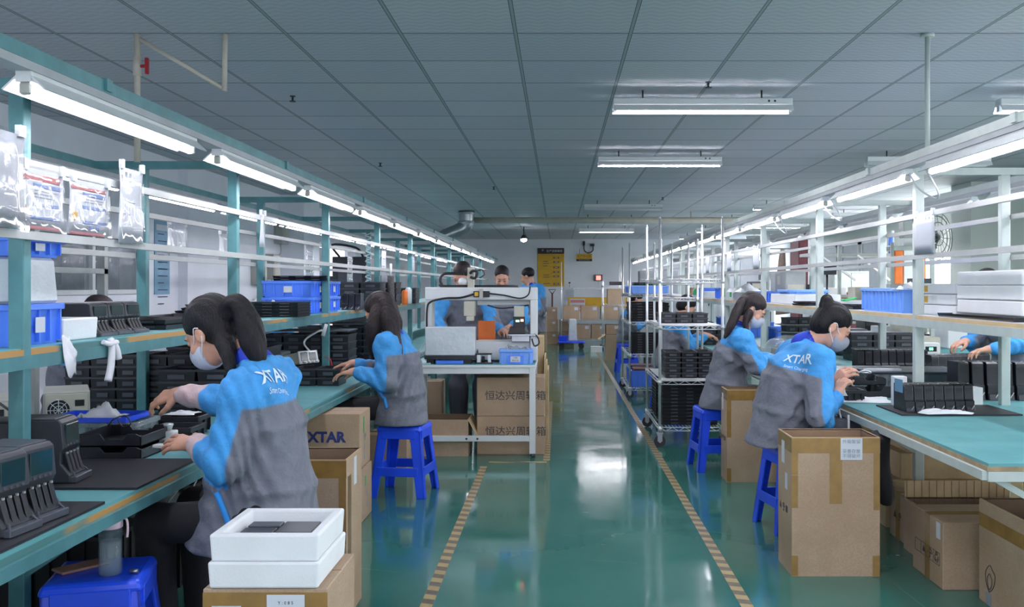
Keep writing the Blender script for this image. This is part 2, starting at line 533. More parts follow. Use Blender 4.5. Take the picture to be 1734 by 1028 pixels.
MB().box(LW - 1.2, 5.6, .6, LW - 1.15, 9.8, 2.3).box(LW - 1.2, 5.6, 2.3, LW - .2, 9.8, 2.35).box(LW - 1.2, 5.6, .55, LW - .2, 9.8, .6).box(LW - 1.2, 5.55, .55, LW - .2, 5.6, 2.35).box(LW - 1.2, 9.8, .55, LW - .2, 9.85, 2.35).build('room_beyond', 'window_dark', w)
struct(MB().box(LW - .9, 15.2, 0, LW - .6, 18.6, 2.15).build('door_1', 'charcoal'))  # charcoal slab standing in for the shade inside the open doorway
struct(MB().box(LW, 13.6, 0, LW + .34, 14.5, ZC).build('trim_1', 'wall_paint'))
struct(MB().box(LW, 9.95, 0, LW + .1, 10.1, ZC).build('trim_2', 'wall_paint'))
# right wall, a pale green return and daylight windows, some added for their light
RW = 6.5
mb = MB()
for y0, y1, z0, z1 in ((-1.5, 2.0, 0, ZC), (2.0, 8.0, 0, .8), (2.0, 8.0, 2.4, ZC), (8.0, 13.2, 0, ZC), (13.2, 18.2, 0, .75), (13.2, 18.2, 1.95, ZC), (18.2, 24.6, 0, ZC), (24.6, 26.2, 0, .6), (24.6, 26.2, 2.4, ZC), (26.2, WALL_Y, 0, ZC)):
    mb.box(RW, y0, z0, RW + .2, y1, z1)
struct(mb.build('wall_right', 'wall_green'))
struct(MB().box(5.2, 11.9, 0, RW, 12.5, ZC).build('wall_right_return', 'wall_green'))
w = struct(thing('window_2', '', '')); del w['label'], w['category']
mb = MB()
for y in (13.2, 14.4, 15.6, 16.8, 18.1): mb.box(RW, y, .75, RW + .06, y + .06, 1.95)
mb.box(RW, 13.2, .75, RW + .06, 18.2, .8); mb.box(RW, 13.2, 1.9, RW + .06, 18.2, 1.95)
mb.build('window_frame', 'white_paint', w)
MB().box(RW + .08, 13.2, .75, RW + .1, 18.2, 1.95).build('pane', 'daylight_pane', w)
w = struct(thing('added_window_4', '', '')); del w['label'], w['category']  # window added out of view, brightens the ceiling over the pale bench
mb = MB()
for y in (2.0, 3.5, 5.0, 6.5, 7.94): mb.box(RW, y, .8, RW + .06, y + .06, 2.4)
mb.box(RW, 2, .8, RW + .06, 8, .86).box(RW, 2, 2.34, RW + .06, 8, 2.4).build('window_frame', 'white_paint', w)
MB().box(RW + .08, 2, .8, RW + .1, 8, 2.4).build('pane', 'added_daylight_pane', w)
w = struct(thing('added_window_3', '', '')); del w['label'], w['category']  # window added behind the racks to light the far wall
MB().box(RW, 24.6, .6, RW + .06, 24.66, 2.4).box(RW, 26.14, .6, RW + .06, 26.2, 2.4).box(RW, 25.37, .6, RW + .06, 25.43, 2.4).box(RW, 24.6, .6, RW + .06, 26.2, .66).box(RW, 24.6, 2.34, RW + .06, 26.2, 2.4).build('window_frame', 'white_paint', w)
MB().box(RW + .08, 24.6, .6, RW + .1, 26.2, 2.4).build('pane', 'daylight_pane', w)
for k, (y0, y1) in enumerate(((19.0, 20.0), (20.3, 21.4), (21.9, 23.2), (23.5, 24.5))):
    d = struct(MB().box(RW - .05, y0, 0, RW, y1, 2.3).build('door_%d' % (k + 2), 'wall_panel'))
    mb = MB(); mb.box(RW - .07, y0 - .06, 0, RW - .0, y0, 2.36).box(RW - .07, y1, 0, RW, y1 + .06, 2.36).box(RW - .07, y0 - .06, 2.3, RW, y1 + .06, 2.36)
    mb.build('door_frame', 'white_paint', d)

# floor marking tape
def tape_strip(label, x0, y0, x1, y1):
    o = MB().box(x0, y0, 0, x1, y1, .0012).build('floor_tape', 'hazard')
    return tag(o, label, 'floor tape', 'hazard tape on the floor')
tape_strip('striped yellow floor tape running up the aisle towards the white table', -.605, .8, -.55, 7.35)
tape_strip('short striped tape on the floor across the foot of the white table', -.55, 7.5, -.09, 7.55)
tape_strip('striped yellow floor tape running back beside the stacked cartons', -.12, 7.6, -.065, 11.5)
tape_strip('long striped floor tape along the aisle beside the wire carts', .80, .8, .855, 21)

# ceiling lamps
def lamp_body(parent, lit):
    MB().box(-.6, -.045, -.045, .6, .045, 0).build('housing', 'white_paint', parent, bevel=.004)
    MB().prism([(-.045, -.045), (-.075, -.085), (-.07, -.088), (-.04, -.048)], 'x', -.6, .6).prism([(.045, -.045), (.075, -.085), (.07, -.088), (.04, -.048)], 'x', -.6, .6).build('reflector', 'white_paint', parent)
    MB().box(-.6, -.02, -.085, -.575, .02, -.045).build('socket', 'white_plastic', parent)
    MB().box(.575, -.02, -.085, .6, .02, -.045).build('socket', 'white_plastic', parent)
    MB().cyl((-.575, 0, -.075), (.575, 0, -.075), .015, n=10).build('tube', 'tube_ceiling' if lit else 'tube_off', parent)
def ceiling_lamp(label, x, y, lit=True, group=None, drop=.06):
    t = thing('ceiling_lamp', label, 'ceiling lamp', (x, y, ZC - drop), 0, group)
    lamp_body(t, lit)
    for q in (-.4, .4): MB().cyl((q, 0, 0), (q, 0, drop), .006, n=6).build('hanger', 'dark_metal', t)
    MB().cyl((.44, -.046, -.02), (.44, -.044, -.02), .008, n=8).cyl((.48, -.046, -.02), (.48, -.044, -.02), .008, n=8).build('knockout', 'dark_metal', t)
    return t
ceiling_lamp('lit fluorescent ceiling lamp nearest of those over the aisle', .97, 6.36)
ceiling_lamp('second lit ceiling lamp over the aisle, behind the nearest one', .99, 9.2)
ceiling_lamp('unlit thin ceiling lamp just before the cream ceiling pipe', 1.0, 14.5, False)
ceiling_lamp('unlit ceiling lamp behind the cream pipe over the aisle', .95, 17.4, False)
ceiling_lamp('small lit ceiling lamp farthest back over the aisle', 1.05, 20.5)
ceiling_lamp('added unseen ceiling lamp over the aisle just ahead of the camera', .97, 3.5)  # added out of view for ambient light, continues the aisle row
ceiling_lamp('added unseen ceiling lamp over the aisle above the camera', .97, .65)  # out-of-view lamp added as a light source for the foreground
ceiling_lamp('added unseen ceiling lamp above the near end of the pale bench', 3.56, 3.5)  # lamp added outside the view to lift the ambient light
ceiling_lamp('added lit ceiling lamp between the two farthest over the pale bench line', 3.6, 23.4)  # extra lamp added to brighten the far wall
ceiling_lamp('added lit ceiling lamp over the middle of the pale bench line', 3.6, 17.4)  # extra lamp added for more light at the far end
ceiling_lamp('lit ceiling lamp seen low beside the hanging coats', 4.5, 19.0)
ceiling_lamp('added lit ceiling lamp near the far wall in the window corner', 5.3, 23.6)  # lamp added to bring up the far wall
ceiling_lamp('added lit ceiling lamp by the bright window beyond the pale bench', 5.3, 16.2)  # lamp added to light the far end
ceiling_lamp('lit ceiling lamp cut by the frame above the bench line', 3.56, 6.36)
ceiling_lamp('unlit ceiling lamp over the far side of the pale bench line', 3.6, 9.2, False)
ceiling_lamp('lit ceiling lamp seen low through the pale racks', 3.6, 14.5)
ceiling_lamp('lit ceiling lamp farthest back over the pale bench line', 3.6, 20.5)

# cream water pipe with a red valve
t = thing('valve_pipe', 'cream plastic pipe triangle hanging from ceiling with a red tap', 'pipe', (0, 4.94, 0))
MB().tube([(-2.2, 0, 2.719), (-2.2, 0, 2.05)], .016, 12).cyl((-2.2, 0, 2.5), (-2.2, 0, 2.6), .021, n=12).build('riser', 'pipe_cream', t)
MB().tube([(-2.19, 0, 2.695), (-1.745, 0, 2.43)], .011, 10).tube([(-1.745, 0, 2.42), (-1.74, 0, 2.719)], .014, 10).build('branch', 'pipe_cream', t)
MB().cyl((-2.185, 0, 2.55), (-2.15, -.01, 2.55), .009, n=8).boxc((-2.145, -.01, 2.55), (.018, .02, .085)).build('tap_handle', 'red_valve', t, bevel=.004)
o = MB().cyl((1.935, 4.95, 2.07), (1.935, 4.95, 2.71), .013, n=10).cyl((1.935, 4.95, 2.705), (1.935, 4.95, 2.72), .035, n=10).build('support_rod', 'grey_paint')
tag(o, 'thin pale steel rod from the ceiling to the near lamp rail', 'rod')
o = MB().cyl((-1.55, 16.7, 2.57), (3.6, 16.7, 2.57), .055, n=12).cyl((-.3, 16.7, 2.6), (-.3, 16.7, 2.72), .01, n=6).cyl((2.35, 16.7, 2.6), (2.35, 16.7, 2.72), .012, n=6).build('ceiling_pipe', 'pipe_cream')
tag(o, 'thick cream pipe running across under the ceiling', 'pipe')
t = thing('air_duct', 'silver elbow air duct dropping from the ceiling over the teal line', 'air duct', (0, 16.5, 0))
mb = MB().tube([(-1.6, 0, 2.72), (-1.6, 0, 2.55), (-1.64, 0, 2.44), (-1.78, -.05, 2.36), (-2.0, -.1, 2.26), (-2.05, -.1, 2.15)], [.14, .14, .135, .13, .12, .10], 16, smooth_pts=4)
mb.build('elbow', 'silver', t)
MB().lathe([(.145, 0), (.15, .02), (.145, .04)], (-1.6, 0, 2.5)).lathe([(.145, 0), (.15, .02), (.145, .04)], (-1.6, 0, 2.66)).build('collar', 'silver', t)
sp = Kind(tag(MB().cyl((0, 0, 0), (0, 0, -.035), .008, n=8).cyl((0, 0, -.035), (0, 0, -.04), .022, n=10).cyl((0, 0, 0), (0, 0, -.005), .02, n=10).build('sprinkler_head', 'dark_metal'), 'small dark sprinkler head', 'sprinkler'))
for x, y, w in ((-1.84, 6.55, 'the near lamps'), (-1.9, 10.1, 'the middle of the teal line'), (.97, 6.1, 'the nearest ceiling lamp'), (-.85, 12.5, 'the white machine'), (1.55, 14.0, 'the wire carts')):
    sp.place((x, y, ZC), 'small dark sprinkler head in the ceiling tiles above ' + w)
t = thing('flood_lamp', 'small white spot lamp hanging under the far ceiling', 'lamp', tuple(at(887, 402, 21)))
MB().cyl((0, 0, .05), (0, 0, ZC - t.location.z), .012, n=8).build('stem', 'dark_metal', t)
MB().lathe([(.03, .06), (.05, .03), (.075, -.03), (.07, -.035)], n=14).build('shade', 'dark_metal', t)
MB().lathe([(.02, -.1), (.06, -.08), (.068, -.034), (.03, -.03)], n=14).build('bulb', 'spot_bulb', t)

# ------------------------------------------------------------ the two long bench lines
def bench_line(name, label, sgn, cx, frame, y0, y1, posts, front, tops, shelf_z, top_z, half, arm, edge):
    """cx: centre of the line; half: half depth of the top; posts stand .25 off the centre"""
    t = thing(name, label, 'workbench', (cx, 0, 0))
    L = y1 - y0
    MB().box(-half, y0, top_z - .012, half, y1, top_z).build('worktop', 'bench_mat', t)
    MB().box(-half - .004, y0, top_z - .03, half + .004, y1, top_z - .012).build('wood_edge', edge, t)
    mb = MB()
    for s in (-1, 1):
        mb.box(s * half - .02, y0 + .01, top_z - .066, s * half + .02, y1 - .01, top_z - .03)
    for y in posts: mb.box(-half, y - .02, top_z - .066, half, y + .02, top_z - .031)
    mb.box(-half, y0, top_z - .07, half, y0 + .03, top_z - .031)
    mb.build('edge_beam', frame, t)
    for y in posts:
        for s in (-1, 1):
            MB().box(s * .245 - .026, y - .022, 0, s * .245 + .026, y + .022, 2.035).build('post', frame, t, bevel=.003)
        MB().box(-arm, y - .02, 2.035, arm, y + .02, 2.075).build('cross_arm', frame, t)
        mb = MB(); mb.bar((-.245, y, .16), (.245, y, .16), .03, .03)
        for s in (-1, 1): mb.bar((s * .245, y, .45), (s * (half - .05), y, top_z - .07), .025, .025)
        mb.build('brace', frame, t)
    MB().box(-.27, y0 + .02, shelf_z - .02, .27, y1 - .02, shelf_z).build('shelf', 'edge_worn' if frame == 'teal_paint' else 'wood_pale', t)
    MB().box(-.262, y0 + .02, shelf_z, .262, y1 - .02, shelf_z + .003).build('shelf_mat', 'bench_mat' if frame == 'teal_paint' else 'paper', t)
    mb = MB()
    for s in (-1, 1): mb.box(s * .262 - .012, y0 + .02, shelf_z - .065, s * .262 + .012, y1 - .02, shelf_z - .02)
    mb.build('shelf_beam', frame, t)
    for s in (-1, 1):
        MB().box(s * (arm - .04) - .03, y0 - .5, 2.03, s * (arm - .04) + .03, y1, 2.036).box(s * (arm - .04) - .03, y0 - .5, 2.036, s * (arm - .04) - .024, y1, 2.07).box(s * (arm - .04) + .024, y0 - .5, 2.036, s * (arm - .04) + .03, y1, 2.07).build('light_rail', frame, t)
        MB().box(s * (arm - .04) - .028, y0 - .5, 2.005, s * (arm - .04) + .028, y1, 2.0299).build('cable_channel', 'rail_metal', t)
        for z in (1.565, 1.795):
            MB().box(s * .285 - .012, y0, z - .014, s * .285 + .012, y1, z + .014).build('hanging_rail', 'conduit', t)
    return t
BT = .725                                    # bench top height
postsL = [3.08 + 2.03 * k for k in range(-1, 10)]
postsR = [5.39 + 2.03 * k for k in range(0, 9)]
bench_line('teal_assembly_bench', 'long teal double sided workbench with rack and lamp rails beside the aisle', 1, -2.0, 'teal_paint', .9, 23.0, postsL, 0, 0, 1.195, BT, .6, .54, 'edge_worn')
bench_line('grey_assembly_bench', 'long pale grey double sided workbench with rack and lamp rails', 1, 2.3, 'grey_paint', 3.6, 23.0, [3.66] + postsR, 0, 0, 1.235, BT, .66, .54, 'wood')

# tube lamps on the rails
def batten():
    t = thing('batten_lamp', 'x', 'lamp')
    MB().box(-.022, 0, -.03, .022, 1.22, 0).build('housing', 'white_paint', t)
    MB().prism([(-.022, -.012), (-.062, -.05), (-.058, -.053), (-.018, -.016)], 'y', .0, 1.22).prism([(.022, -.012), (.062, -.05), (.058, -.053), (.018, -.016)], 'y', .0, 1.22).build('reflector', 'white_paint', t)
    MB().box(-.014, -.0, -.065, .014, .022, -.03).build('socket', 'beige_metal', t, bevel=.005)
    MB().box(-.014, 1.198, -.065, .014, 1.22, -.03).build('socket', 'beige_metal', t, bevel=.005)
    MB().cyl((0, .022, -.05), (0, 1.198, -.05), .0145, n=10).build('tube', 'tube', t)
    return t
bk = Kind(batten())
sides = (('teal bench line over its aisle side', -1.5, 2.65, 14), ('teal bench line over its wall side', -2.5, 2.65, 14), ('pale bench line over its aisle side', 1.8, 3.35, 13), ('pale bench line over its far side', 2.8, 3.35, 13))
for w, x, y0, n in sides:
    for k in range(-1 if x < 0 or x > 0 else 0, n):
        y = y0 + 1.5 * k
        if y < 1.1 or y > 21.9: continue
        lab = {0: 'first in view', 1: 'second in view', 2: 'third in view'}.get(k)
        if lab:
            bk.place((x, y, 2.0048), 'lit tube lamp on the %s, %s' % (w, lab))
        else:
            bk.place((x, y, 2.0048), 'lit tube lamp farther along the %s' % w, 'tube lamps on the ' + w)
for k, y in enumerate((4.62, 6.22, 7.72)):
    tag(MB().tube([(1.8, y, 1.97), (1.86, y, 1.86), (1.88, y + .1, 1.84), (1.84, y + .2, 1.9), (1.8, y + .22, 1.98)], .005, 6, smooth_pts=5).build('cable', 'wire'),
        'white cable looped below the pale lamp rail, %s of three' % ('nearest', 'middle', 'farthest')[k], 'cable')
# ------------------------------------------------------------ kinds of props
def stool_kind():
    t = thing('plastic_stool', 'x', 'stool')
    h = .47
    MB().frustum(-.155, -.155, .155, .155, h - .035, h, .012, .012).build('seat', 'blue_deep', t, bevel=.012, seg=2)
    for sx in (-1, 1):
        for sy in (-1, 1):
            mb = MB()
            for (ax, ay) in ((1, 0), (0, 1)):
                # two plates of the angled leg, splaying out to the floor
                a, b = .142, .19
                w0, w1 = .07, .055
                if ax:
                    vs = [(sx * a, sy * a, h - .03), (sx * (a - w0), sy * a, h - .03), (sx * (b - w1), sy * b, 0), (sx * b, sy * b, 0)]
                    off = (0, -sy * .012, 0)
                else:
                    vs = [(sx * a, sy * a, h - .03), (sx * a, sy * (a - w0), h - .03), (sx * b, sy * (b - w1), 0), (sx * b, sy * b, 0)]
                    off = (-sx * .012, 0, 0)
                v2 = [tuple(p[i] + off[i] for i in range(3)) for p in vs]
                mb._add(vs + v2, [(0, 1, 2, 3), (7, 6, 5, 4), (0, 4, 5, 1), (1, 5, 6, 2), (2, 6, 7, 3), (3, 7, 4, 0)])
            mb.build('leg', 'blue_deep', t, bevel=.003)
    for s in (-1, 1):
        for z, a, hh in ((.17, .169, .03), (h - .055, .147, .03)):
            MB().box(-a + .03, s * a - .006, z - hh, a - .03, s * a + .006, z + hh).build('rung', 'blue_deep', t, bevel=.003)
            MB().box(s * a - .006, -a + .03, z - hh, s * a + .006, a - .03, z + hh).build('rung', 'blue_deep', t, bevel=.003)
    return t
STOOL = Kind(stool_kind())

def carton(label, x0, y0, x1, y1, h, z=0., open_=True, tape='rim', rz=0., group=None, cat='carton', flaps=False, name='cardboard_carton', inner='kraft_in', mk='kraft', bare=False):
    cx, cy = (x0 + x1) / 2, (y0 + y1) / 2
    t = thing(name, label, cat, (cx, cy, z), rz, group)
    a, b = (x1 - x0) / 2, (y1 - y0) / 2
    if open_:
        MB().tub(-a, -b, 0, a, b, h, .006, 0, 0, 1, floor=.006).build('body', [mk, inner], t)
        if not bare: MB().box(-a - .0005, -b - .0005, h - .004, a + .0005, -b + .006, h + .0015).box(-a - .0005, b - .006, h - .004, a + .0005, b + .0005, h + .0015).box(-a - .0005, -b, h - .004, -a + .006, b, h + .0015).box(a - .006, -b, h - .004, a + .0005, b, h + .0015).build('rim_edge', 'kraft_edge', t)
    else:
        MB().box(-a, -b, 0, a, b, h).build('body', mk, t, bevel=.003)
        if not bare:
            MB().box(-a * .995, -.0012, h, a * .995, .0012, h + .0008).build('flap_seam', 'kraft_in', t)
    tp = []
    class _T:
        def box(s, *a):
            tp.append(a); return s
    tpx = _T()
    if tape == 'rim':
        e = .0012; hh = .075
        tpx.box(-a - e, -b - e, h - hh, a + e, -b - .0003, h - .003).box(-a - e, -b, h - hh, -a - .0003, b, h - .003)
        tpx.box(.0 - .03, -b - e * .9, h - .32, .03, -b - .0002, h - hh).box(-a - e, -b, h - .34, -a + .03, -b - .0002, h - hh)
        tpx.box(-a - e * .9, -b - e * .9, .002, -a + .03, -b - .0002, .1).box(a - .035, -b - e * .9, .002, a, -b - .0002, .1).box(a - .03, -b - e * .9, h - .35, a, -b - .0002, h - hh)
    elif tape == 'top':
        tpx.box(-a * .999, -.028, h, a * .999, .028, h + .001).box(-a - .001, -.028, h - .08, -a, .028, h).box(a, -.028, h - .08, a + .001, .028, h)
    elif tape == 'side':
        tpx.box(-a - .001, -.03, .0, -a, .03, h).box(-a, -.03, h, a, .03, h + .001)
    elif tape == 'front':
        tpx.box(-a, -b - .001, h - .09, a, -b, h - .01)
    for q in tp: MB().box(*q).build('tape', 'tape', t)
    if flaps:
        for s, ang in ((-1, 35), (1, 60)):
            f = MB(); f.T = Matrix.Translation((s * a, 0, h)) @ Matrix.Rotation(R(s * ang), 4, 'Y')
            f.box(0 if s > 0 else -.16, -b, -.003, .16 if s > 0 else 0, b, .003)
            f.build('flap', 'kraft_pale', t)
    return t

def foam_box(label, x0, y0, x1, y1, z, h, group=None, rz=0., open_=True, stickers=()):
    t = thing('foam_box', label, 'foam box', ((x0 + x1) / 2, (y0 + y1) / 2, z), rz, group)
    a, b = (x1 - x0) / 2, (y1 - y0) / 2
    if open_: MB().tub(-a, -b, 0, a, b, h, .028, .004, floor=.03).build('box_body', 'foam', t, bevel=.006, seg=2)
    else: MB().frustum(-a, -b, a, b, 0, h, .003, .003).build('box_body', 'foam', t, bevel=.006, seg=2)
    mb = MB()
    for sx, sz in stickers:
        mb.box(sx, -b - .001, sz, sx + .05, -b + .004, sz + .03)
    if mb.v: mb.build('sticker', 'ink_grey', t)
    return t

def crate(label, x0, y0, x1, y1, z, h, m='blue', group=None, rz=0., labels=True, name='plastic_crate', cat='crate'):
    t = thing(name, label, cat, ((x0 + x1) / 2, (y0 + y1) / 2, z), rz, group)
    a, b = (x1 - x0) / 2, (y1 - y0) / 2
    mb = MB()
    mb.box(-a - .01, -b - .01, h - .02, a + .01, -b, h + .001).box(-a - .01, b, h - .02, a + .01, b + .01, h + .001).box(-a - .01, -b, h - .02, -a, b, h + .001).box(a, -b, h - .02, a + .01, b, h + .001)
    mb.build('rim', m, t, bevel=.002)
    mb = MB(); mb.tub(-a, -b, 0, a, b, h, .006, .01)
    n = max(2, int(2 * a / .07)); n2 = max(2, int(2 * b / .07))
    for k in range(n + 1):
        x = -a + .012 + (2 * a - .024) * k / n
        mb.box(x - .004, -b - .007, .01, x + .004, -b + .012, h - .02).box(x - .004, b - .012, .01, x + .004, b + .007, h - .02)
    for k in range(n2 + 1):
        y = -b + .012 + (2 * b - .024) * k / n2
        mb.box(-a - .007, y - .004, .01, -a + .012, y + .004, h - .02).box(a - .012, y - .004, .01, a + .007, y + .004, h - .02)
    mb.build('shell', m, t)
    if labels:
        MB().box(a + .0072, -.03, h * .3, a + .009, .03, h * .68).build('paper_label', 'paper', t)
        MB().box(-.03, -b - .009, h * .3, .03, -b - .0072, h * .68).build('paper_label', 'paper', t)
    return t

def bin_kind(w=.135, d=.3, h=.06, m='black_b', name='parts_bin'):
    t = thing(name, 'x', 'bin')
    MB().tub(-w / 2, 0, 0, w / 2, d, h, .003, .004).build('shell', m, t)
    MB().box(-w / 2 - .003, -.004, h - .012, w / 2 + .003, 0, h).box(-w / 2 - .004, -.002, h - .008, -w / 2, d, h).box(w / 2, -.002, h - .008, w / 2 + .004, d, h).build('rim', 'charcoal', t)
    MB().box(-.03, -.0065, .012, .03, -.001, .034).build('label_holder', 'slate', t)
    return t
BIN = Kind(bin_kind())

def tray_kind(w=.4, d=.32, h=.03, m='black'):
    t = thing('plastic_tray', 'x', 'tray')
    mb = MB(); mb.tub(-w / 2, -d / 2, 0, w / 2, d / 2, h, .004, .006, floor=.004)
    for k in (-1, 0, 1): mb.box(k * w * .28 - .03, -d / 2 - .002, h * .35, k * w * .28 + .03, -d / 2 + .004, h * .8, 1)
    mb.build('shell', [m, 'charcoal'], t)
    return t
TRAY = Kind(tray_kind())

def stack(kind, n, x, y, z, dz, labelf, group, rz=0., jitter=.0, scale=None):
    for k in range(n):
        kind.place((x + rnd.uniform(-jitter, jitter), y + rnd.uniform(-jitter, jitter), z + k * dz), labelf if isinstance(labelf, str) else labelf(k), group, rz + rnd.uniform(-jitter, jitter), scale)

def bin_block(cols, rows, x, y, z, where, kind=BIN, dx=.14, dz=.0605, sc=None, skip=()):
    for i in range(cols):
        for j in range(rows):
            if (i, j) in skip: continue
            kind.place((x + i * dx, y, z + j * dz), 'black parts bin ' + where, 'black bins ' + where, 0, sc)

# slim charger: a narrow upright black unit whose front faces -y
def slim_kind():
    t = thing('battery_charger', 'x', 'charger')
    w, d, h = .05, .15, .195
    prof = [(0, .0), (d, 0), (d, h), (.035, h), (.018, h - .01), (.012, h * .42), (.0, h * .36)]
    MB().prism(prof, 'x', -w / 2, w / 2).build('body', 'black_b', t, bevel=.003, seg=2)
    mb = MB()
    for k in range(7): mb.boxc((0, .0135 + .0008 * k, h - .03 - .009 * k), (w * .72, .003, .0028))
    mb.build('vent_slot', 'black_c', t)
    MB().prism([(-.004, h * .1), (.012, h * .12), (.02, h * .36), (.006, h * .4)], 'x', -w * .1, w * .36).build('bay', 'black_c', t)
    MB().prism([(-.014, .0), (.004, 0), (.004, .032), (-.006, .03)], 'x', -w * .45, w * .45).build('foot', 'charcoal', t, bevel=.002)
    MB().bar((w * .05, -.012, .014), (w * .36, -.008, .04), .005, .004).build('latch', 'silver', t)
    MB().boxc((w * .33, .06, h + .001), (.006, .008, .003)).build('led', 'white_plastic', t)
    return t
SLIM = Kind(slim_kind())
def wide_kind():
    t = thing('display_charger', 'x', 'charger')
    w, d, h = .135, .17, .215
    prof = [(-.02, 0), (d, 0), (d, h), (.02, h), (.008, h - .012), (.0, h * .55), (.01, h * .47), (.01, h * .3), (-.02, h * .12)]
    MB().prism(prof, 'x', -w / 2, w / 2).build('body', 'charcoal', t, bevel=.005, seg=2)
    MB().box(-w / 2 + .002, .03, h - .001, w / 2 - .002, d - .004, h + .003).build('top_cover', 'slate', t, bevel=.004)
    MB().boxc((0, .003, h * .76), (w * .72, .006, h * .3)).build('screen', 'lcd', t, bevel=.001)
    mb = MB()
    for k in range(4): mb.cyl((-.036 + .024 * k, -.003, h * .575), (-.036 + .024 * k, .004, h * .575), .005, n=8)
    mb.build('button', 'slate', t)
    for k in range(4):
        x = -.042 + .028 * k
        MB().prism([(-.02, h * .1), (.012, h * .1), (.012, h * .46), (.002, h * .46)], 'x', x - .010, x + .010).build('battery_bay', 'black', t, bevel=.002)
    mb = MB()
    for k in range(4): mb.boxc((-.042 + .028 * k, .0, h * .46), (.007, .006, .006))
    mb.build('contact', 'chrome', t)
    mb = MB()
    mb.box(-w / 2, -.04, .0, w / 2, -.018, .022); mb.bar((-w / 2 + .006, -.036, .012), (-w / 2 + .02, -.02, .035), .007, .006); mb.bar((w / 2 - .006, -.036, .012), (w / 2 - .02, -.02, .035), .007, .006)
    mb.build('front_lip', 'slate', t, bevel=.003)
    return t
WIDE = Kind(wide_kind())

def cloth(label, c, w, d, h, m='cloth_white', seed=0, name='wiping_cloth', cat='cloth', rz=0.):
    r_ = random.Random(seed)
    g = []
    ph = [r_.uniform(0, 6) for _ in range(6)]
    n = 13
    for i in range(n):
        row = []
        for j in range(n):
            u, v = i / (n - 1) - .5, j / (n - 1) - .5
            z = .45 + .3 * math.sin(7 * u + ph[0] + 3 * v) + .3 * math.sin(9 * v + ph[1] - 4 * u) + .2 * math.sin(15 * (u + v) + ph[2])
            fall = max(0, 1 - (2.0 * max(abs(u), abs(v))) ** 4)
            row.append((w * u * (1 + .12 * math.sin(6 * v + ph[3])), d * v * (1 + .15 * math.sin(5 * u + ph[4])), .004 + h * max(0, z) * fall))
        g.append(row)
    o = MB().sheet(g).build(name, m, None, loc=c, rz=rz)
    return tag(o, label, cat)

def text_label(t, lines, loc, facing, w, h, sz, m='paper', ink='ink', rows=None):
    """white label with printed characters on the side of a thing"""
    mb = MB()
    e = .0014
    if facing == '-y': mb.box(loc[0] - w / 2, loc[1] - e, loc[2] - h / 2, loc[0] + w / 2, loc[1], loc[2] + h / 2)
    elif facing == '-x': mb.box(loc[0] - e, loc[1] - w / 2, loc[2] - h / 2, loc[0], loc[1] + w / 2, loc[2] + h / 2)
    else: mb.box(loc[0], loc[1] - w / 2, loc[2] - h / 2, loc[0] + e, loc[1] + w / 2, loc[2] + h / 2)
    lb = mb.build('paper_label', m, t)
    n = {'-y': (0, -1, 0), '-x': (-1, 0, 0), '+x': (1, 0, 0)}[facing]
    for k, ln in enumerate(lines):
        if not ln: continue
        z = loc[2] + h / 2 - (k + .75) * h / (len(lines) + .5)
        text_mesh(ln, sz, ink, 'lettering', lb, face_M((loc[0] + n[0] * .0018, loc[1] + n[1] * .0018, z), facing))
    return lb

# ------------------------------------------------------------ stools
STOOL.place((-1.5, 3.1, 0), 'blue plastic stool under the teal bench with a water bottle and phone on it', rz=R(14))
STOOL.place((-1.04, 6.42, 0), 'blue plastic stool under the long-haired worker at the teal bench', rz=R(-8))
STOOL.place((-1.06, 3.45, 0), 'blue plastic stool hidden under the pony-tailed worker nearest the camera', rz=R(10))
STOOL.place((1.22, 7.3, 0), 'blue plastic stool under the ponytail worker at the pale bench, beside a carton', rz=R(6))
STOOL.place((1.38, 5.5, 0), 'blue plastic stool under the bun-haired worker behind the big taped carton', rz=R(10))
STOOL.place((1.13, 15.6, 0), 'blue plastic stool beyond the farther wire cart', rz=R(4))
STOOL.place((1.25, 10.8, 0), 'blue plastic stool under the worker leaning behind the nearer wire cart', rz=R(0))

# ------------------------------------------------------------ cartons, aisle side left
t = carton('taped cardboard carton in the aisle holding up two white foam boxes', -.94, 2.5, -.61, 2.83, .6, open_=False, tape='front')
MB().box(-.166, -.1668, .3, .166, -.1655, .5).build('tape', 'tape_dark', t)
text_label(t, ['Y : 0 8 5', 'DATE', 'LOT NO.', 'QTY', 'PC', 'REV'], (.055, -.167, .49), '-y', .1, .19, .012)
lb = MB().box(-.14, -.169, .455, -.063, -.167, .555).build('paper_label', 'paper', t)
MB().prism([(-.115, .548), (-.073, .548), (-.073, .51), (-.085, .49), (-.1, .488), (-.112, .5), (-.116, .52)], 'y', -.171, -.169).prism([(-.135, .53), (-.128, .54), (-.121, .53), (-.128, .52)], 'y', -.171, -.169).build('red_mark', 'red', lb)
foam_box('white foam box directly on the aisle carton, lower of two', -.925, 2.49, -.63, 2.81, .602, .07)
foam_box('open white foam box on top of another, holding grey parts', -.922, 2.495, -.632, 2.80, .672, .072)
for k, (x, y, w, d, m) in enumerate(((-.83, 2.62, .09, .05, 'charcoal'), (-.83, 2.69, .09, .05, 'slate'), (-.73, 2.655, .1, .12, 'charcoal'))):
    tag(MB().box(-w / 2, -d / 2, 0, w / 2, d / 2, .022).build('battery_pack', m, loc=(x, y, .703), bevel=.002), '%s in the open white foam box' % ('small dark battery pack nearest the rim', 'small grey battery pack at the back', 'wide dark battery pack beside two small ones')[k], 'battery pack')
t = carton('open tall carton with tape round its rim behind the pony-tailed worker', -1.3, 3.94, -.884, 4.25, .675, tape='rim')
MB().box(.2085, -.12, .08, .2095, -.06, .6).build('tape', 'tape_dark', t)
text_label(t, ['', '', ''], (.208, .02, .6), '+x', .05, .12, .01)
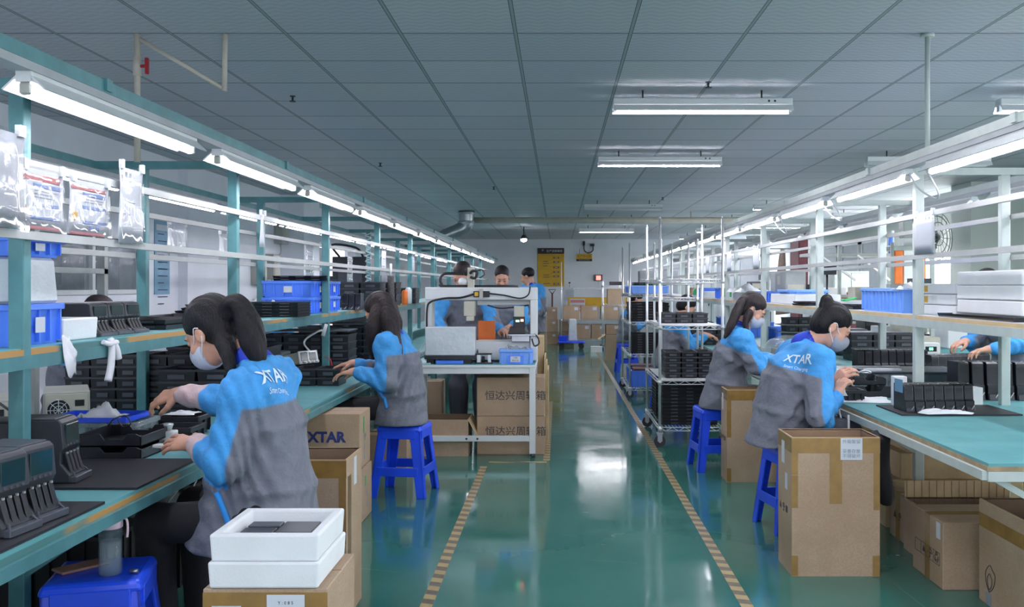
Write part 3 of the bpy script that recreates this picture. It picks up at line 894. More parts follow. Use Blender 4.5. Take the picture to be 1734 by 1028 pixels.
t = carton('closed printed carton on top of another behind the open tall carton', -1.62, 5.57, -1.17, 5.88, .33, z=.318, open_=False, tape=None)
MB().box(.2251, -.05, .2, .226, -.02, .3).build('green_sticker', 'green', t)
text_mesh('XTAR', .085, 'ink_blue', 'lettering', t, face_M((.03, -.1562, .19), '-y'), bold=.0035)
MB().box(-.06, -.1565, .10, .13, -.1555, .125).build('printed_bar', 'ink_blue', t)
for k in range(3): text_mesh('■ ▲ ☂'[k * 2], .05, 'ink_grey', 'handling_mark', t, face_M((.2258, .0, .05 + .06 * k), '+x'))
t = carton('carton under the printed one at the teal bench, its side stamped', -1.62, 5.57, -1.16, 5.88, .317, open_=False, tape=None)
MB().box(.2301, -.05, .2, .231, -.02, .26).build('green_sticker', 'green', t)
for k in range(2): text_mesh('▲■'[k], .05, 'ink_grey', 'handling_mark', t, face_M((.2308, .03, .08 + .06 * k), '+x'))
carton('small carton on the floor behind the occupied blue stool', -1.42, 7.0, -1.12, 7.3, .3, open_=False, tape='top')

# ------------------------------------------------------------ cartons, right side
t = carton('big open carton with white label, tape rim and scraps nearest the aisle', 1.128, 4.56, 1.553, 4.84, .67, tape='rim')
text_label(t, ['外箱暂留', '', '妥善存放', '不得破坏'], (.075, -.1413, .615), '-y', .105, .105, .022, ink='ink_grey')
MB().box(-.2145, .0, .52, -.2137, .06, .63).build('paper_label', 'paper', t)
MB().box(-.2145, -.06, .4, -.2137, -.01, .48).build('paper_label', 'paper', t)
text_mesh('▲ ☂ ■', .045, 'ink', 'handling_mark', t, face_M((-.2145, .02, .3), '-x'))
MB().box(-.2128, -.1405, .488, .2128, -.1399, .4895).build('crease', 'kraft_edge', t)
t = carton('open carton with white label behind the bun-haired worker', 1.207, 6.75, 1.63, 6.99, .66, tape='rim')
text_label(t, ['外箱暂留', '', '妥善存放', '不得破坏'], (.05, -.1213, .6), '-y', .105, .105, .022, ink='ink_grey')
MB().box(-.2135, .02, .5, -.2125, .08, .62).build('paper_label', 'paper', t)
text_mesh('▲ ☂ ■', .045, 'ink', 'handling_mark', t, face_M((-.2135, .02, .3), '-x'))
for k, (x, y, a) in enumerate(((1.19, 4.66, 10), (1.25, 4.68, -14))):
    cloth('crumpled white packing scrap in the big open carton, %s' % ('at its corner' if k == 0 else 'second from the corner'), (x, y, .615), .06, .045, .02, 'white', k + 4, 'packing_scrap', 'packing scrap', R(a))
carton('flattened white-lined carton packed inside the big open one', 1.14, 4.575, 1.53, 4.82, .6, z=.01, open_=False, tape=None, bare=True)
t = carton('low closed carton with printed handling marks on the floor under the pale bench', 1.772, 4.35, 2.2, 4.72, .312, open_=False, tape='side')
t['label'] = 'low closed carton with a row of handling marks, label at its corner'
mb = MB()
for k in range(5): mb.box(-.2155, -.15 + .075 * k, .1, -.2145, -.148 + .075 * k, .16)
mb.box(-.2155, -.15, .1, -.2145, .15, .102).box(-.2155, -.15, .158, -.2145, .15, .16).build('printed_frame', 'ink', t)
text_mesh('♻', .05, 'ink', 'handling_mark', t, face_M((-.2152, -.112, .13), '-x'))
text_mesh('☂', .05, 'ink', 'handling_mark', t, face_M((-.2152, -.037, .13), '-x'))
text_mesh('▲', .04, 'ink', 'handling_mark', t, face_M((-.2152, .04, .13), '-x'))
MB().box(-.2155, -.155, .225, -.2142, -.11, .3).build('paper_label', 'paper', t)
t = carton('open dark-mouthed carton cut by the frame beside the low marked carton', 1.89, 3.80, 2.36, 4.24, .45, tape=None)
MB().box(-.2362, -.219, .33, -.235, .219, .39).build('tape', 'tape', t)
MB().box(-.2358, -.219, .235, -.2352, .219, .237).build('crease', 'kraft_edge', t)
mb = MB()
loop = [(.0, .0), (.03, .02), (.05, .05), (.055, .085), (.03, .105), (.01, .12), (-.02, .1), (-.035, .07), (-.025, .03), (0, 0)]
mb.tube([(-.2365, .12 - y, .06 + z) for y, z in loop], .0016, 5, smooth_pts=3).tube([(-.2365, .12 - y * .5, .07 + z * .6) for y, z in loop], .0014, 5, smooth_pts=3)
mb.build('printed_sketch', 'ink', t)
MB().box(-.2368, .1, .0, -.2358, .15, .055).build('printed_block', 'ink_grey', t)
# cartons stowed under the pale bench
t = carton('open carton behind the low marked one, its ribbed back flap standing up', 1.85, 4.76, 2.42, 5.06, .27, tape=None)
MB().box(-.28, .144, .27, .28, .15, .36).build('flap', 'kraft_pale', t)
mb = MB()
for k in range(14): mb.box(-.27 + .04 * k, .1425, .2, -.268 + .04 * k, .144, .36)
mb.build('crease', 'tape_dark', t)
t = carton('stamped carton in shadow behind the hanging black cloth', 1.88, 5.1, 2.4, 5.36, .26, open_=False, tape='side')
text_mesh('▲ ☂', .05, 'ink', 'handling_mark', t, face_M((-.2615, 0, .13), '-x'))
t = carton('flat-topped pale carton lying deeper under the pale bench', 1.9, 5.48, 2.7, 5.9, .27, open_=False, tape='top', mk='kraft_pale')
carton('pale carton on the flat-topped one, lower of two under the bench', 2.0, 5.52, 2.68, 5.86, .15, z=.272, open_=False, tape=None, mk='kraft_pale')
carton('pale carton topmost of the pile under the bench', 2.05, 5.54, 2.66, 5.84, .12, z=.424, open_=False, tape='top', mk='kraft_pale')
carton('long pale carton standing by the far bench leg, nearest the camera', 2.48, 4.5, 2.85, 4.95, .36, open_=False, tape='top', mk='kraft_pale')
carton('pale carton deep under the pale bench behind the pile', 2.0, 6.2, 2.7, 6.6, .42, open_=False, tape='top', mk='kraft_pale')
tag(MB().tube([(1.62, 4.75, .655), (1.64, 4.8, .5), (1.66, 4.78, .38), (1.665, 4.8, .30)], [.05, .075, .07, .03], 10, smooth_pts=4).build('black_cloth', 'trouser_black'), 'black cloth hanging from the pale bench edge', 'cloth')

# ------------------------------------------------------------ things on the seat of the near stool
t = thing('water_bottle', 'clear water bottle with pink cap and strap on the blue stool', 'bottle', (-1.445, 3.05, .4705))
MB().lathe([(.03, 0), (.036, .004), (.036, .14), (.034, .15)], n=24).build('bottle_body', 'bottle_clear', t)
MB().lathe([(.032, .004), (.032, .11)], n=20).build('water', 'clear_plastic', t)
MB().lathe([(.034, .15), (.037, .152), (.037, .182), (.03, .186)], n=24).build('cap', 'pink', t)
MB().tube([(.037, 0, .18), (.052, 0, .178), (.056, 0, .15), (.054, 0, .12)], .004, 6, smooth_pts=4).build('strap', 'pink', t)
tag(MB().box(-.04, -.078, 0, .04, .078, .009).build('mobile_phone', ['copper'], loc=(-1.575, 3.12, .4705), rz=R(-38), bevel=.003), 'brown backed mobile phone lying on the blue stool', 'phone')
MB().cyl((.012, .06, .009), (.012, .06, .0115), .006, n=10).build('lens', 'gloss_black', bpy.data.objects['mobile_phone'])
tag(MB().cyl((-1.385, 3.06, .478), (-1.36, 3.06, .478), .007, n=8).build('steel_nut', 'silver'), 'tiny steel part on the stool beside the bottle', 'nut')
# ------------------------------------------------------------ on the teal bench
zb = BT + .0006
def bmat(label, x0, y0, x1, y1, z=zb, rz=0.):
    return tag(MB().box(-(x1 - x0) / 2, -(y1 - y0) / 2, 0, (x1 - x0) / 2, (y1 - y0) / 2, .008).build('rubber_mat', 'mat_black', loc=((x0 + x1) / 2, (y0 + y1) / 2, z), rz=rz), label, 'mat')
bmat('black rubber mat on the teal bench, under the display chargers', -1.85, 2.3, -1.405, 2.93)
bmat('black rubber mat on the teal bench in front of the nearest worker', -1.83, 3.13, -1.395, 3.66)
wl = ['nearest the bench end', 'beside the mat edge', 'in the rear row nearest the end', 'in the rear row', 'rear row, near its far end']
for k, (x, y) in enumerate(((-1.475, 2.56), (-1.475, 2.70), (-1.67, 2.47), (-1.67, 2.61), (-1.67, 2.75))):
    WIDE.place((x, y, zb + .0085), 'black charger with green display on the teal bench, ' + wl[k], rz=R(84))
for k, x in enumerate((-1.78, -1.665)):
    WIDE.place((x - .01, 3.2 + .06 * k, zb + (.0085 if x > -1.8 else .0085)), 'black charger turned away, %s behind the display chargers' % ('farther in' if k == 0 else 'at the mat corner'), rz=R(95))
def notched(label, x, y, z, w=.24, d=.26, h=.05):
    t = thing('notched_tray', label, 'tray', (x, y, z))
    a, b = w / 2, d / 2
    pr = [(-a, 0), (a, 0), (a, h * .8), (a - .02, h), (a * .55, h), (a * .4, h * .55), (-a * .2, h * .55), (-a * .35, h), (-a, h)]
    MB().prism(pr, 'y', -b, -b + .006).prism(pr, 'y', b - .006, b).box(-a, -b, 0, a, b, .006).box(-a, -b, 0, -a + .005, b, h).box(a - .005, -b, 0, a, b, h * .8).build('shell', 'black_b', t, bevel=.0015)
    return t
notched('black notched tray on the mat beside the worker\'s hand, lower one', -1.74, 3.8, zb)
notched('black notched tray stacked on a like one near the worker\'s hand', -1.74, 3.8, zb + .051)
tag(MB().tube([(-1.8, 3.78, .84), (-1.77, 3.76, .87), (-1.74, 3.8, .88), (-1.71, 3.78, .85), (-1.75, 3.8, .835), (-1.78, 3.82, .86)], .003, 5, smooth_pts=5).build('wire_coil', 'wire_black'), 'tangle of thin black wire in the upper notched tray', 'wire')
crate('small dark box on the bench just past the notched trays', -1.72, 4.0, -1.56, 4.16, zb, .075, 'black_b', labels=False, name='parts_box', cat='box')
for k, (x0, x1) in enumerate(((-2.16, -1.98), (-1.96, -1.78))):
    t = crate('see-through plastic box under the blue tray, %s' % ('nearer the rack' if k == 0 else 'nearer the bench edge'), x0, 3.98, x1, 4.2, zb, .1, 'clear_plastic', labels=False, name='clear_box', cat='box')
crate('shallow blue tray with a white cloth on two clear boxes', -2.15, 3.97, -1.82, 4.2, zb + .1015, .02, 'blue_deep', labels=False, name='blue_tray', cat='tray')
cloth('crumpled white cloth in the shallow blue tray', (-1.96, 4.08, zb + .111), .16, .12, .055, seed=3)
cloth('flat white wipe lying behind the pump bottle', (-1.72, 4.32, zb + .09), .13, .1, .012, seed=8)
crate('black box under the flat white wipe behind the pump bottle', -1.8, 4.24, -1.62, 4.4, zb, .088, 'black_b', labels=False, name='parts_box', cat='box')
t = thing('pump_bottle', 'small white solvent bottle with steel pump cup', 'bottle', (-1.835, 4.23, zb))
t.location = (-1.83, 4.23 - .35, zb + .102 + .0); t.location = (-1.62, 3.93, zb)
MB().box(-.03, -.03, 0, .03, .03, .075).build('bottle_body', 'white_plastic', t, bevel=.006, seg=2)
MB().lathe([(.012, .075), (.016, .09), (.02, .098), (.02, .103), (.01, .106)], n=14).build('pump', 'chrome', t)
cloth('strip of white wipe hanging in front of the dark bins at the worker\'s hand', (-1.66, 4.2, zb + .01), .06, .05, .05, seed=5)
t = thing('screwdriver', 'orange handled screwdriver in the worker\'s hand', 'screwdriver', (-1.42, 3.62, zb + .085), R(-12))
MB().cyl((-.035, 0, 0), (.03, 0, .006), .008, .007, n=10).build('handle', 'orange', t)
MB().cyl((.03, 0, .006), (.075, 0, .008), .003, n=8).build('shaft', 'dark_metal', t)
tag(MB().box(-.035, -.02, 0, .035, .02, .012).build('small_carton', 'white', loc=(-1.53, 3.66, zb + .05), rz=R(-20), bevel=.002), 'small white box held down by the worker\'s near hand', 'box')
# beige power supplies with fans
def psu(label, x, y, z, rz):
    t = thing('power_supply', label, 'power supply', (x, y, z), rz)
    MB().box(-.1, 0, 0, .1, .34, .17).build('case', 'beige_metal', t, bevel=.004)
    MB().box(-.09, -.006, .01, .09, 0, .16).build('rear_panel', 'beige', t, bevel=.002)
    mb = MB(); mb.cyl((-.035, -.009, .085), (-.035, -.006, .085), .05, n=20); mb.build('fan_opening', 'black_c', t)
    mb = MB()
    for k in range(4):
        a = k * math.pi / 4
        mb.bar((-.035 - .05 * math.cos(a), -.011, .085 - .05 * math.sin(a)), (-.035 + .05 * math.cos(a), -.011, .085 + .05 * math.sin(a)), .004, .003)
    for rr in (.02, .036, .05):
        mb.tube([(-.035 + rr * math.cos(q * math.pi / 8), -.012, .085 + rr * math.sin(q * math.pi / 8)) for q in range(17)], .0018, 4)
    mb.build('fan_guard', 'chrome', t)
    MB().box(.035, -.01, .1, .075, -.006, .13).box(.035, -.01, .04, .075, -.006, .075).build('socket', 'black_c', t)
    return t
psu('beige power supply with round fan behind the teal post, nearer one', -2.52, 4.15, zb, R(28))
psu('beige power supply with round fan beside its twin, farther one', -2.35, 4.52, zb, R(28))
tag(MB().tube([(-2.55, 4.2, .93), (-2.3, 4.0, .86), (-2.2, 4.1, .75), (-2.05, 4.3, .74)], .006, 6, smooth_pts=6).tube([(-2.3, 4.5, .8), (-2.15, 4.3, .76), (-2.0, 4.35, .74)], .006, 6, smooth_pts=6).build('power_cable', 'wire_black'), 'black power cable trailing from the beige power supplies', 'cable')
# blocks of black bins beneath the shelf
bin_block(6, 5, -2.62, 5.145, zb, 'beside the beige power supplies', BIN, .14)
bin_block(3, 5, -2.28, 5.75, zb, 'behind the nearest worker\'s face', BIN, .205, sc=(1.45, 1, 1))
bin_block(2, 4, -1.98, 4.9, zb, 'under her reaching arm', BIN, .205, sc=(1.45, 1, 1.02))
bin_block(3, 2, -1.87, 6.4, zb, 'in front of the long-haired worker', BIN, .155, sc=(1.1, .8, .95))
bin_block(4, 5, -2.2, 7.25, zb, 'in the bench behind the long-haired worker', BIN, .17, sc=(1.2, 1, 1.05))
bin_block(4, 5, -2.3, 8.7, zb, 'on the teal bench beyond the machine table', BIN, .2, sc=(1.4, 1, 1.05))
for k, (x, y, z) in enumerate(((-1.9, 7.2, zb + .33), (-2.0, 8.65, zb + .33))):
    tag(MB().box(-.35, 0, 0, .3, .35, .008).build('cover_sheet', 'slate', loc=(x, y, z)), 'grey sheet laid over the black bins, %s' % ('behind the long-haired worker' if k == 0 else 'beyond the machine table'), 'sheet')
# soldering station
t = thing('meter_station', 'beige double display meter tilted on a stand at the teal bench', 'meter', (-1.77, 6.72, zb + .13), R(-62))
t.rotation_euler = (R(-12), 0, R(62))
MB().box(-.09, 0, 0, .09, .3, .085).build('case', 'beige', t, bevel=.008, seg=2)
for s in (-1, 1): MB().box(s * .042 - .035, -.006, .018, s * .042 + .035, 0, .078).build('display', 'lcd', t, bevel=.002)
MB().box(-.095, -.003, -.002, .095, .004, .088).build('bezel', 'white_plastic', t)
mb = MB()
for k in range(4): mb.cyl((-.06 + .04 * k, -.035, .004), (-.06 + .04 * k, -.001, .01), .008, n=8)
mb.build('plug', 'white_plastic', t)
tag(MB().box(-.08, -.1, 0, .08, .1, .118).build('meter_stand', 'dark_metal', loc=(-1.86, 6.80, zb), rz=R(30)), 'dark block under the tilted beige meter', 'stand')
for k in range(2):
    tag(MB().tube([(-1.66 + .012 * k, 6.7, .90), (-1.62, 6.72 + .01 * k, .88), (-1.61 + .015 * k, 6.7, .80), (-1.63, 6.7, .73)], .0025, 5, smooth_pts=5).build('test_lead', 'wire_red'), 'red test lead hanging from the beige meter, %s of the pair' % ('inner' if k else 'outer'), 'cable')
t = thing('desk_arm', 'white flexible arm with a nozzle above the beige meter', 'arm', (-1.80, 6.85, 0))
MB().tube([(0, 0, .93), (-.04, 0, .98), (-.03, .02, 1.02), (.05, .02, 1.07), (.09, .02, 1.08)], .007, 8, smooth_pts=6).build('gooseneck', 'white_plastic', t)
MB().cyl((.09, .02, 1.04), (.115, .02, 1.125), .014, .012, n=10).build('nozzle', 'white_plastic', t)
crate('clear box of coiled leads beside the beige meter', -2.1, 6.75, -1.98, 6.95, zb, .2, 'clear_plastic', labels=False, name='clear_box', cat='box')
# ------------------------------------------------------------ on the teal shelf
zs = 1.1985
crate('blue crate on the teal shelf behind the first post', -2.19, 3.12, -1.80, 3.42, zs, .14, 'blue')
o = tag(MB().frustum(-.2, -.13, .2, .13, 0, .16, .01, .01).build('frosted_tub', 'plastic_bag', loc=(-1.995, 3.27, zs + .142), bevel=.01), 'frosted white tub stacked on the blue shelf crate', 'tub')
crate('blue crate on top of the frosted tub above the teal shelf', -2.19, 3.12, -1.80, 3.42, zs + .303, .07, 'blue')
foam_box('white foam box on the teal shelf in front of black chargers', -2.06, 3.44, -1.8, 3.7, zs, .082)
for k in range(3):
    WIDE.place((-1.86, 3.84 + .15 * k, zs), 'black charger on the teal shelf behind the foam box, %s' % ('nearest', 'middle', 'farthest')[k], rz=R(88), scale=(1, 1, .62))
for k in range(3):
    WIDE.place((-1.98, 3.52 + .002 * k, zs + .083) if k == 0 else (-1.93 - .06 * k, 3.52 + .09 * k, zs + .083), 'black charger lying in the foam box on the teal shelf, %s' % ('at its near end', 'in the middle', 'at its far end')[k], rz=R(30), scale=(.6, .6, .25))
TRAYW = Kind(tray_kind(.39, .5, .022, 'black'))
stack(TRAYW, 2, -2.0, 4.62, zs, .024, 'flat black tray on the teal shelf past the black chargers, lower pair', 'flat trays past the shelf chargers', jitter=.012)
stack(TRAYW, 2, -2.0, 5.14, zs, .024, 'flat black tray on the teal shelf in front of the fanned stack', 'flat trays before the fanned stack', jitter=.006)
FAN = Kind(tray_kind(.36, .3, .012, 'black_c'))
for k in range(6):
    o = FAN.place((-2.06 + .012 * k, 5.55 + .012 * (k % 3), zs + .002 + .016 * k), 'thin black tray in the fanned stack behind the pony-tailed worker', 'fanned black trays on the teal shelf', R(-20 + 9 * k))
stack(TRAY, 5, -1.905, 6.34, zs, .0195, 'black tray in the neat tall stack beside the worker\'s ponytail', 'neat black tray stack on the teal shelf', scale=(1.02, 1, .62))
for i in range(2):
    for j in range(2):
        crate('blue crate on the teal shelf, %s %s of the four' % ('upper' if j else 'lower', 'nearer' if i == 0 else 'farther'), -2.16, 6.92 + .43 * i, -1.795, 7.32 + .43 * i, zs + .121 * j, .12, 'blue')
cloth('crumpled white bag beside the blue shelf crates', (-2.02, 6.72, zs), .2, .16, .1, 'plastic_bag', 12, 'plastic_bag', 'bag')
stack(TRAY, 2, -1.95, 7.3, zs + .243, .02, 'black tray lying across the top of the blue shelf crates', 'black trays on the blue crates', rz=R(4), jitter=.01, scale=(1, 1.5, .6))
for k in range(3):
    SLIM.place((-1.82 + .056 * k, 8.05, zs), 'black slim charger on the teal shelf past the blue crates', 'slim chargers past the blue crates', scale=(1, 1, .72))
bin_block(2, 4, -1.98, 8.95, zs, 'stacked on the teal shelf past the blue crates', BIN, .2, sc=(1.4, 1, 1.05))
bin_block(2, 4, -1.98, 9.4, zs, 'in the second stack on the teal shelf', BIN, .2, sc=(1.4, 1, 1.05))
bin_block(2, 4, -1.98, 9.85, zs, 'in the third stack on the teal shelf', BIN, .2, sc=(1.4, 1, 1.05))
bin_block(2, 3, -1.98, 11.2, zs, 'in the fourth stack far along the teal shelf', BIN, .2, sc=(1.4, 1, 1.05))
tag(MB().lathe([(.03, 0), (.035, .01), (.035, .14), (.02, .16)], n=14).build('spray_bottle', 'orange', loc=(-1.72, 10.6, zs)), 'orange bottle on the teal shelf by the hanging brush', 'bottle')
tag(MB().lathe([(.03, 0), (.04, .01), (.04, .16), (.02, .19)], n=14).build('solvent_bottle', 'white_plastic', loc=(-1.72, 10.85, zs)), 'white bottle beside the orange one on the teal shelf', 'bottle')
t = thing('hanging_brush', 'grey bristle brush hanging by its handle beside the teal post', 'brush', (-1.62, 9.15, 0))
MB().cyl((0, 0, 1.62), (0, 0, 1.48), .012, n=8).build('handle', 'white_plastic', t)
MB().tube([(0, 0, 1.5), (0, 0, 1.46), (.005, 0, 1.3), (0, 0, 1.14)], [.03, .05, .055, .035], 14, smooth_pts=4).build('bristles', 'brush', t)
# tied white cloths on the shelf beam
cloth('folded white cloth tucked on the teal shelf beam by the first post', (-1.722, 3.32, 1.155), .14, .06, .02, seed=21, rz=R(90)).rotation_euler = (0, R(80), 0)
t = thing('knotted_cloth', 'white cloth knotted on the teal shelf beam, its ends hanging', 'cloth', (-1.72, 3.62, 0))
MB().tube([(0, 0, 1.2), (.01, 0, 1.17), (.012, -.01, 1.1), (.01, -.03, 1.04)], [.012, .022, .026, .014], 9, smooth_pts=4).build('tail', 'cloth_white', t)
MB().tube([(0, .01, 1.2), (.012, .03, 1.165), (.012, .05, 1.12)], [.01, .02, .014], 9, smooth_pts=4).tube([(.0, -.05, 1.19), (.012, -.02, 1.18), (.012, .03, 1.185), (0, .06, 1.18)], [.01, .02, .018, .01], 8, smooth_pts=3).build('knot', 'cloth_white', t)

# ------------------------------------------------------------ documents in film sleeves on the hanging rails
def sleeve(label, x, y, w, z0, z1, bars, film=True, bow=.004, m='paper'):
    """a printed sheet facing the aisle; runs along y"""
    t = thing('document_sleeve', label, 'document', (x, y, 0))
    g = []
    for i in range(9):
        u = i / 8
        g.append([(bow * math.sin(u * 3.0 + j * .8) * (1 - j / 6 * .6), u * w, z1 + (z0 - z1) * j / 6) for j in range(7)])
    def plate(u0, u1, v0, v1, off, mt, nm, th=.0006):
        gg = []
        for i in range(7):
            u = u0 + (u1 - u0) * i / 6
            row = []
            for j in range(5):
                v = v0 + (v1 - v0) * j / 4
                bx = bow * math.sin(u * 3.0 + v * 4.8) * (1 - v * .6)
                row.append(Vector((bx + off, u * w, z1 + (z0 - z1) * v)))
            gg.append(row)
        mb = MB(); r_, c_ = 7, 5
        a = [tuple(p) for row in gg for p in row]; b_ = [(p[0] - th, p[1], p[2]) for p in a]
        N = 35; fs = []
        for i in range(6):
            for j in range(4):
                q = (i * 5 + j, i * 5 + j + 1, (i + 1) * 5 + j + 1, (i + 1) * 5 + j)
                fs += [q, tuple(N + k for k in reversed(q))]
        ring = [j for j in range(5)] + [i * 5 + 4 for i in range(1, 7)] + [30 + j for j in (3, 2, 1, 0)] + [i * 5 for i in range(5, 0, -1)]
        fs += [(ring[k], N + ring[k], N + ring[(k + 1) % len(ring)], ring[(k + 1) % len(ring)]) for k in range(len(ring))]
        mb._add(a + b_, fs, 0, True)
        return mb.build(nm, mt, t)
    plate(.03, .97, .03, .97, 0, m, 'paper')
    for (u0, u1, v0, v1, mt) in bars: plate(u0, u1, v0, v1, .0012, mt, 'printed_block')
    if film: plate(0, 1, 0, 1, .006, 'sleeve_film', 'film')
    for v in (.06, .86): MB().box(-.004, w * v, z1 - .015, .012, w * (v + .08), z1 + .02).build('clip', 'white_plastic', t)
    return t
docA = [(.05, .9, .12, .22, 'doc_red'), (.28, .9, .25, .32, 'doc_blue'), (.3, .88, .55, .61, 'doc_blue'), (.25, .88, .76, .81, 'doc_blue'), (.05, .9, .92, .97, 'doc_red'), (.32, .86, .36, .37, 'ink_grey'), (.32, .8, .41, .42, 'ink_grey'), (.32, .84, .46, .47, 'ink_grey'), (.08, .16, .62, .72, 'yellow'), (.5, .56, .84, .9, 'ink_grey')]
docB = [(.05, .9, .14, .2, 'doc_red'), (.32, .9, .22, .3, 'doc_blue'), (.32, .9, .46, .52, 'doc_blue'), (.34, .9, .72, .78, 'doc_blue'), (.05, .85, .93, .98, 'doc_red'), (.35, .84, .34, .35, 'ink_grey'), (.35, .8, .39, .4, 'ink_grey'), (.1, .22, .58, .74, 'yellow'), (.5, .58, .8, .88, 'doc_blue'), (.65, .72, .8, .88, 'doc_blue')]
xr = -1.705
sleeve('printed safety sheet with red and blue bands hanging by the first teal post', xr, 2.985, .28, 1.58, 1.79, docA)
sleeve('printed sheet with red bands and warning triangle, second along the rail', xr, 3.285, .31, 1.58, 1.785, docB)
sleeve('blank glossy sleeve flaring above the rail past the printed sheets', xr + .02, 3.62, .22, 1.56, 1.87, [(.2, .7, .45, .46, 'ink_grey'), (.2, .6, .6, .61, 'ink_grey')], bow=.006)
sleeve('large milky sleeve hanging before the first teal post', xr + .03, 2.55, .43, 1.57, 1.88, [(.3, .5, .5, .51, 'ink_grey')], bow=.008, m='milky')
sleeve('pale sheet just behind the flaring blank sleeve', -2.3, 4.95, .28, 1.57, 1.79, [])
sleeve('small glossy film pocket on the wall side rail near the blue posters', -2.3, 5.55, .3, 1.59, 1.78, [], bow=.005)
sleeve('narrow sheet hanging on the wall side rail past the glossy pocket', -2.3, 6.4, .2, 1.57, 1.77, [])
sleeve('slim white tag hanging on the aisle rail beside the second post', xr, 5.4, .09, 1.62, 1.82, [], film=False, bow=.006)
for k, y in enumerate((8.6, 9.3, 10.3, 11.2, 12.3)):
    sleeve('white sheet hanging far along the teal line, number %s from the brush' % ('one', 'two', 'three', 'four', 'five')[k], -1.74 if k % 2 else -2.3, y, .28, 1.42 if k < 3 else 1.57, 1.79, [(.2, .8, .3, .32, 'ink_grey'), (.2, .8, .5, .52, 'ink_grey')], film=k % 2 == 0)
sleeve('white sheet pinned on the near pale rack post', 2.0, 5.02, .3, 1.57, 1.80, [(.15, .85, .2, .21, 'ink_grey')], m='milky')
for k, y in enumerate((9.4, 10.9, 12.5)):
    sleeve('pale sheet hanging far along the pale rack, %s' % ('nearest', 'middle', 'farthest')[k], 2.0, y, .3, 1.57, 1.8, [])

# ------------------------------------------------------------ left wall posters, boxes and cables
def wall_poster(label, y, z0, z1, w, m='poster_blue', x=LW):
    t = thing('wall_poster', label, 'poster', (x + .001, y, 0))
    MB().box(0, 0, z0, .008, w, z1).build('board', m, t)
    mb = MB()
    for k in range(7): mb.box(.0085, w * .2, z1 - .14 - .07 * k, .0095, w * (.85 if k % 3 else .6), z1 - .13 - .07 * k)
    mb.build('printed_line', 'ink_blue', t)
    MB().box(.0085, w * .1, z1 - .1, .0095, w * .9, z1 - .04).build('title_band', 'paper', t)
    return t
wall_poster('blue notice board on the wall between window and column', 9.35, 1.32, 1.78, .36)
wall_poster('smaller blue notice above the long one on the wall', 9.35, 1.82, 2.06, .36)
wall_poster('pale blue notice on the wall near the bench start', 6.0, 1.35, 1.75, .25)
for k, (y, z, s_) in enumerate(((12.3, 1.42, .3), (12.9, 1.5, .28), (13.3, 2.0, .3))):
    t = thing('switch_box', 'grey electric switch box on the wall, %s' % ('lower one by the column', 'second by the column', 'highest by the column')[k], 'switch box', (LW, y, z))
    MB().box(0, 0, 0, .12, s_, .34).build('case', 'beige_metal', t, bevel=.006)
    MB().box(.12, .03, .04, .126, s_ - .03, .3).build('cover', 'beige', t, bevel=.003)
    MB().tube([(.05, s_ / 2, 0), (.06, s_ / 2, -.12), (.02, s_ / 2 - .1, -.2)], .012, 6, smooth_pts=4).build('cable', 'wire', t)
tag(MB().box(-3.66, 6.5, 0, -3.6, 6.56, 2.2).box(-3.66, 7.5, 0, -3.6, 7.56, 2.2).box(-3.66, 6.5, 1.5, -3.6, 7.56, 1.54).build('slotted_rack', 'shelf_grey'), 'bare slotted steel rack frame before the wall window', 'rack')
for k, (x, y, z, m) in enumerate(((-3.5, 16.2, 1.9, 'dark_metal'), (-3.5, 17.2, 1.6, 'black'))):
    t = thing('machine_cabinet', 'dark %s cabinet standing in the doorway area beyond the column' % ('taller', 'lower')[k], 'cabinet', (x, y, 0))
    MB().box(-.3, -.3, 0, .3, .3, z).build('body', m, t, bevel=.01)
    MB().box(-.2, -.31, z - .5, .2, -.3, z - .2).build('panel', 'slate', t)
    MB().tube([(-.2, -.2, z), (-.3, -.3, z + .2), (.1, -.3, z + .15), (.2, -.2, z)], .02, 6, smooth_pts=5).build('hose', 'wire_black', t)
coil = MB(); coil.tube([(.03 * math.cos(q * .9), .03 * math.sin(q * .9), -.008 * q) for q in range(70)], .006, 5)
tag(coil.build('coiled_hose', 'wire', loc=(-2.05, 10.2, 1.98)), 'coiled pale air hose hanging from the teal rack', 'hose')
# below the teal bench
for k, (x, y) in enumerate(((-2.0, 3.9), (-2.0, 4.6), (-2.0, 2.6), (-2.0, 5.6))):
    crate('black storage crate in the dark under the teal bench, %s' % ('beneath the worker', 'past the worker', 'nearest the bench end', 'beside the stamped cartons')[k], x - .25, y - .25, x + .25, y + .25, 0, .45, 'black_c', labels=False)
tag(MB().box(-.4, 0, 0, .3, .9, .015).build('under_shelf', 'dark_metal', loc=(-1.95, 3.5, .455)), 'dark board on the crates under the teal bench', 'board')
cloth('heap of clear bags and leads on the board under the bench', (-1.75, 4.0, .47), .35, .5, .16, 'clear_plastic', 33, 'plastic_bag', 'bag')
tag(MB().tube([(-1.55, 4.2, .66), (-1.6, 4.1, .56), (-1.7, 4.0, .54), (-1.66, 3.8, .5), (-1.58, 3.9, .6), (-1.5, 4.1, .66)], .004, 6, smooth_pts=6).tube([(-1.5, 4.0, .66), (-1.52, 3.9, .55), (-1.6, 3.85, .5), (-1.5, 3.8, .62)], .004, 6, smooth_pts=6).build('cable', 'wire'), 'pale cable looping under the bench edge beside the worker', 'cable')
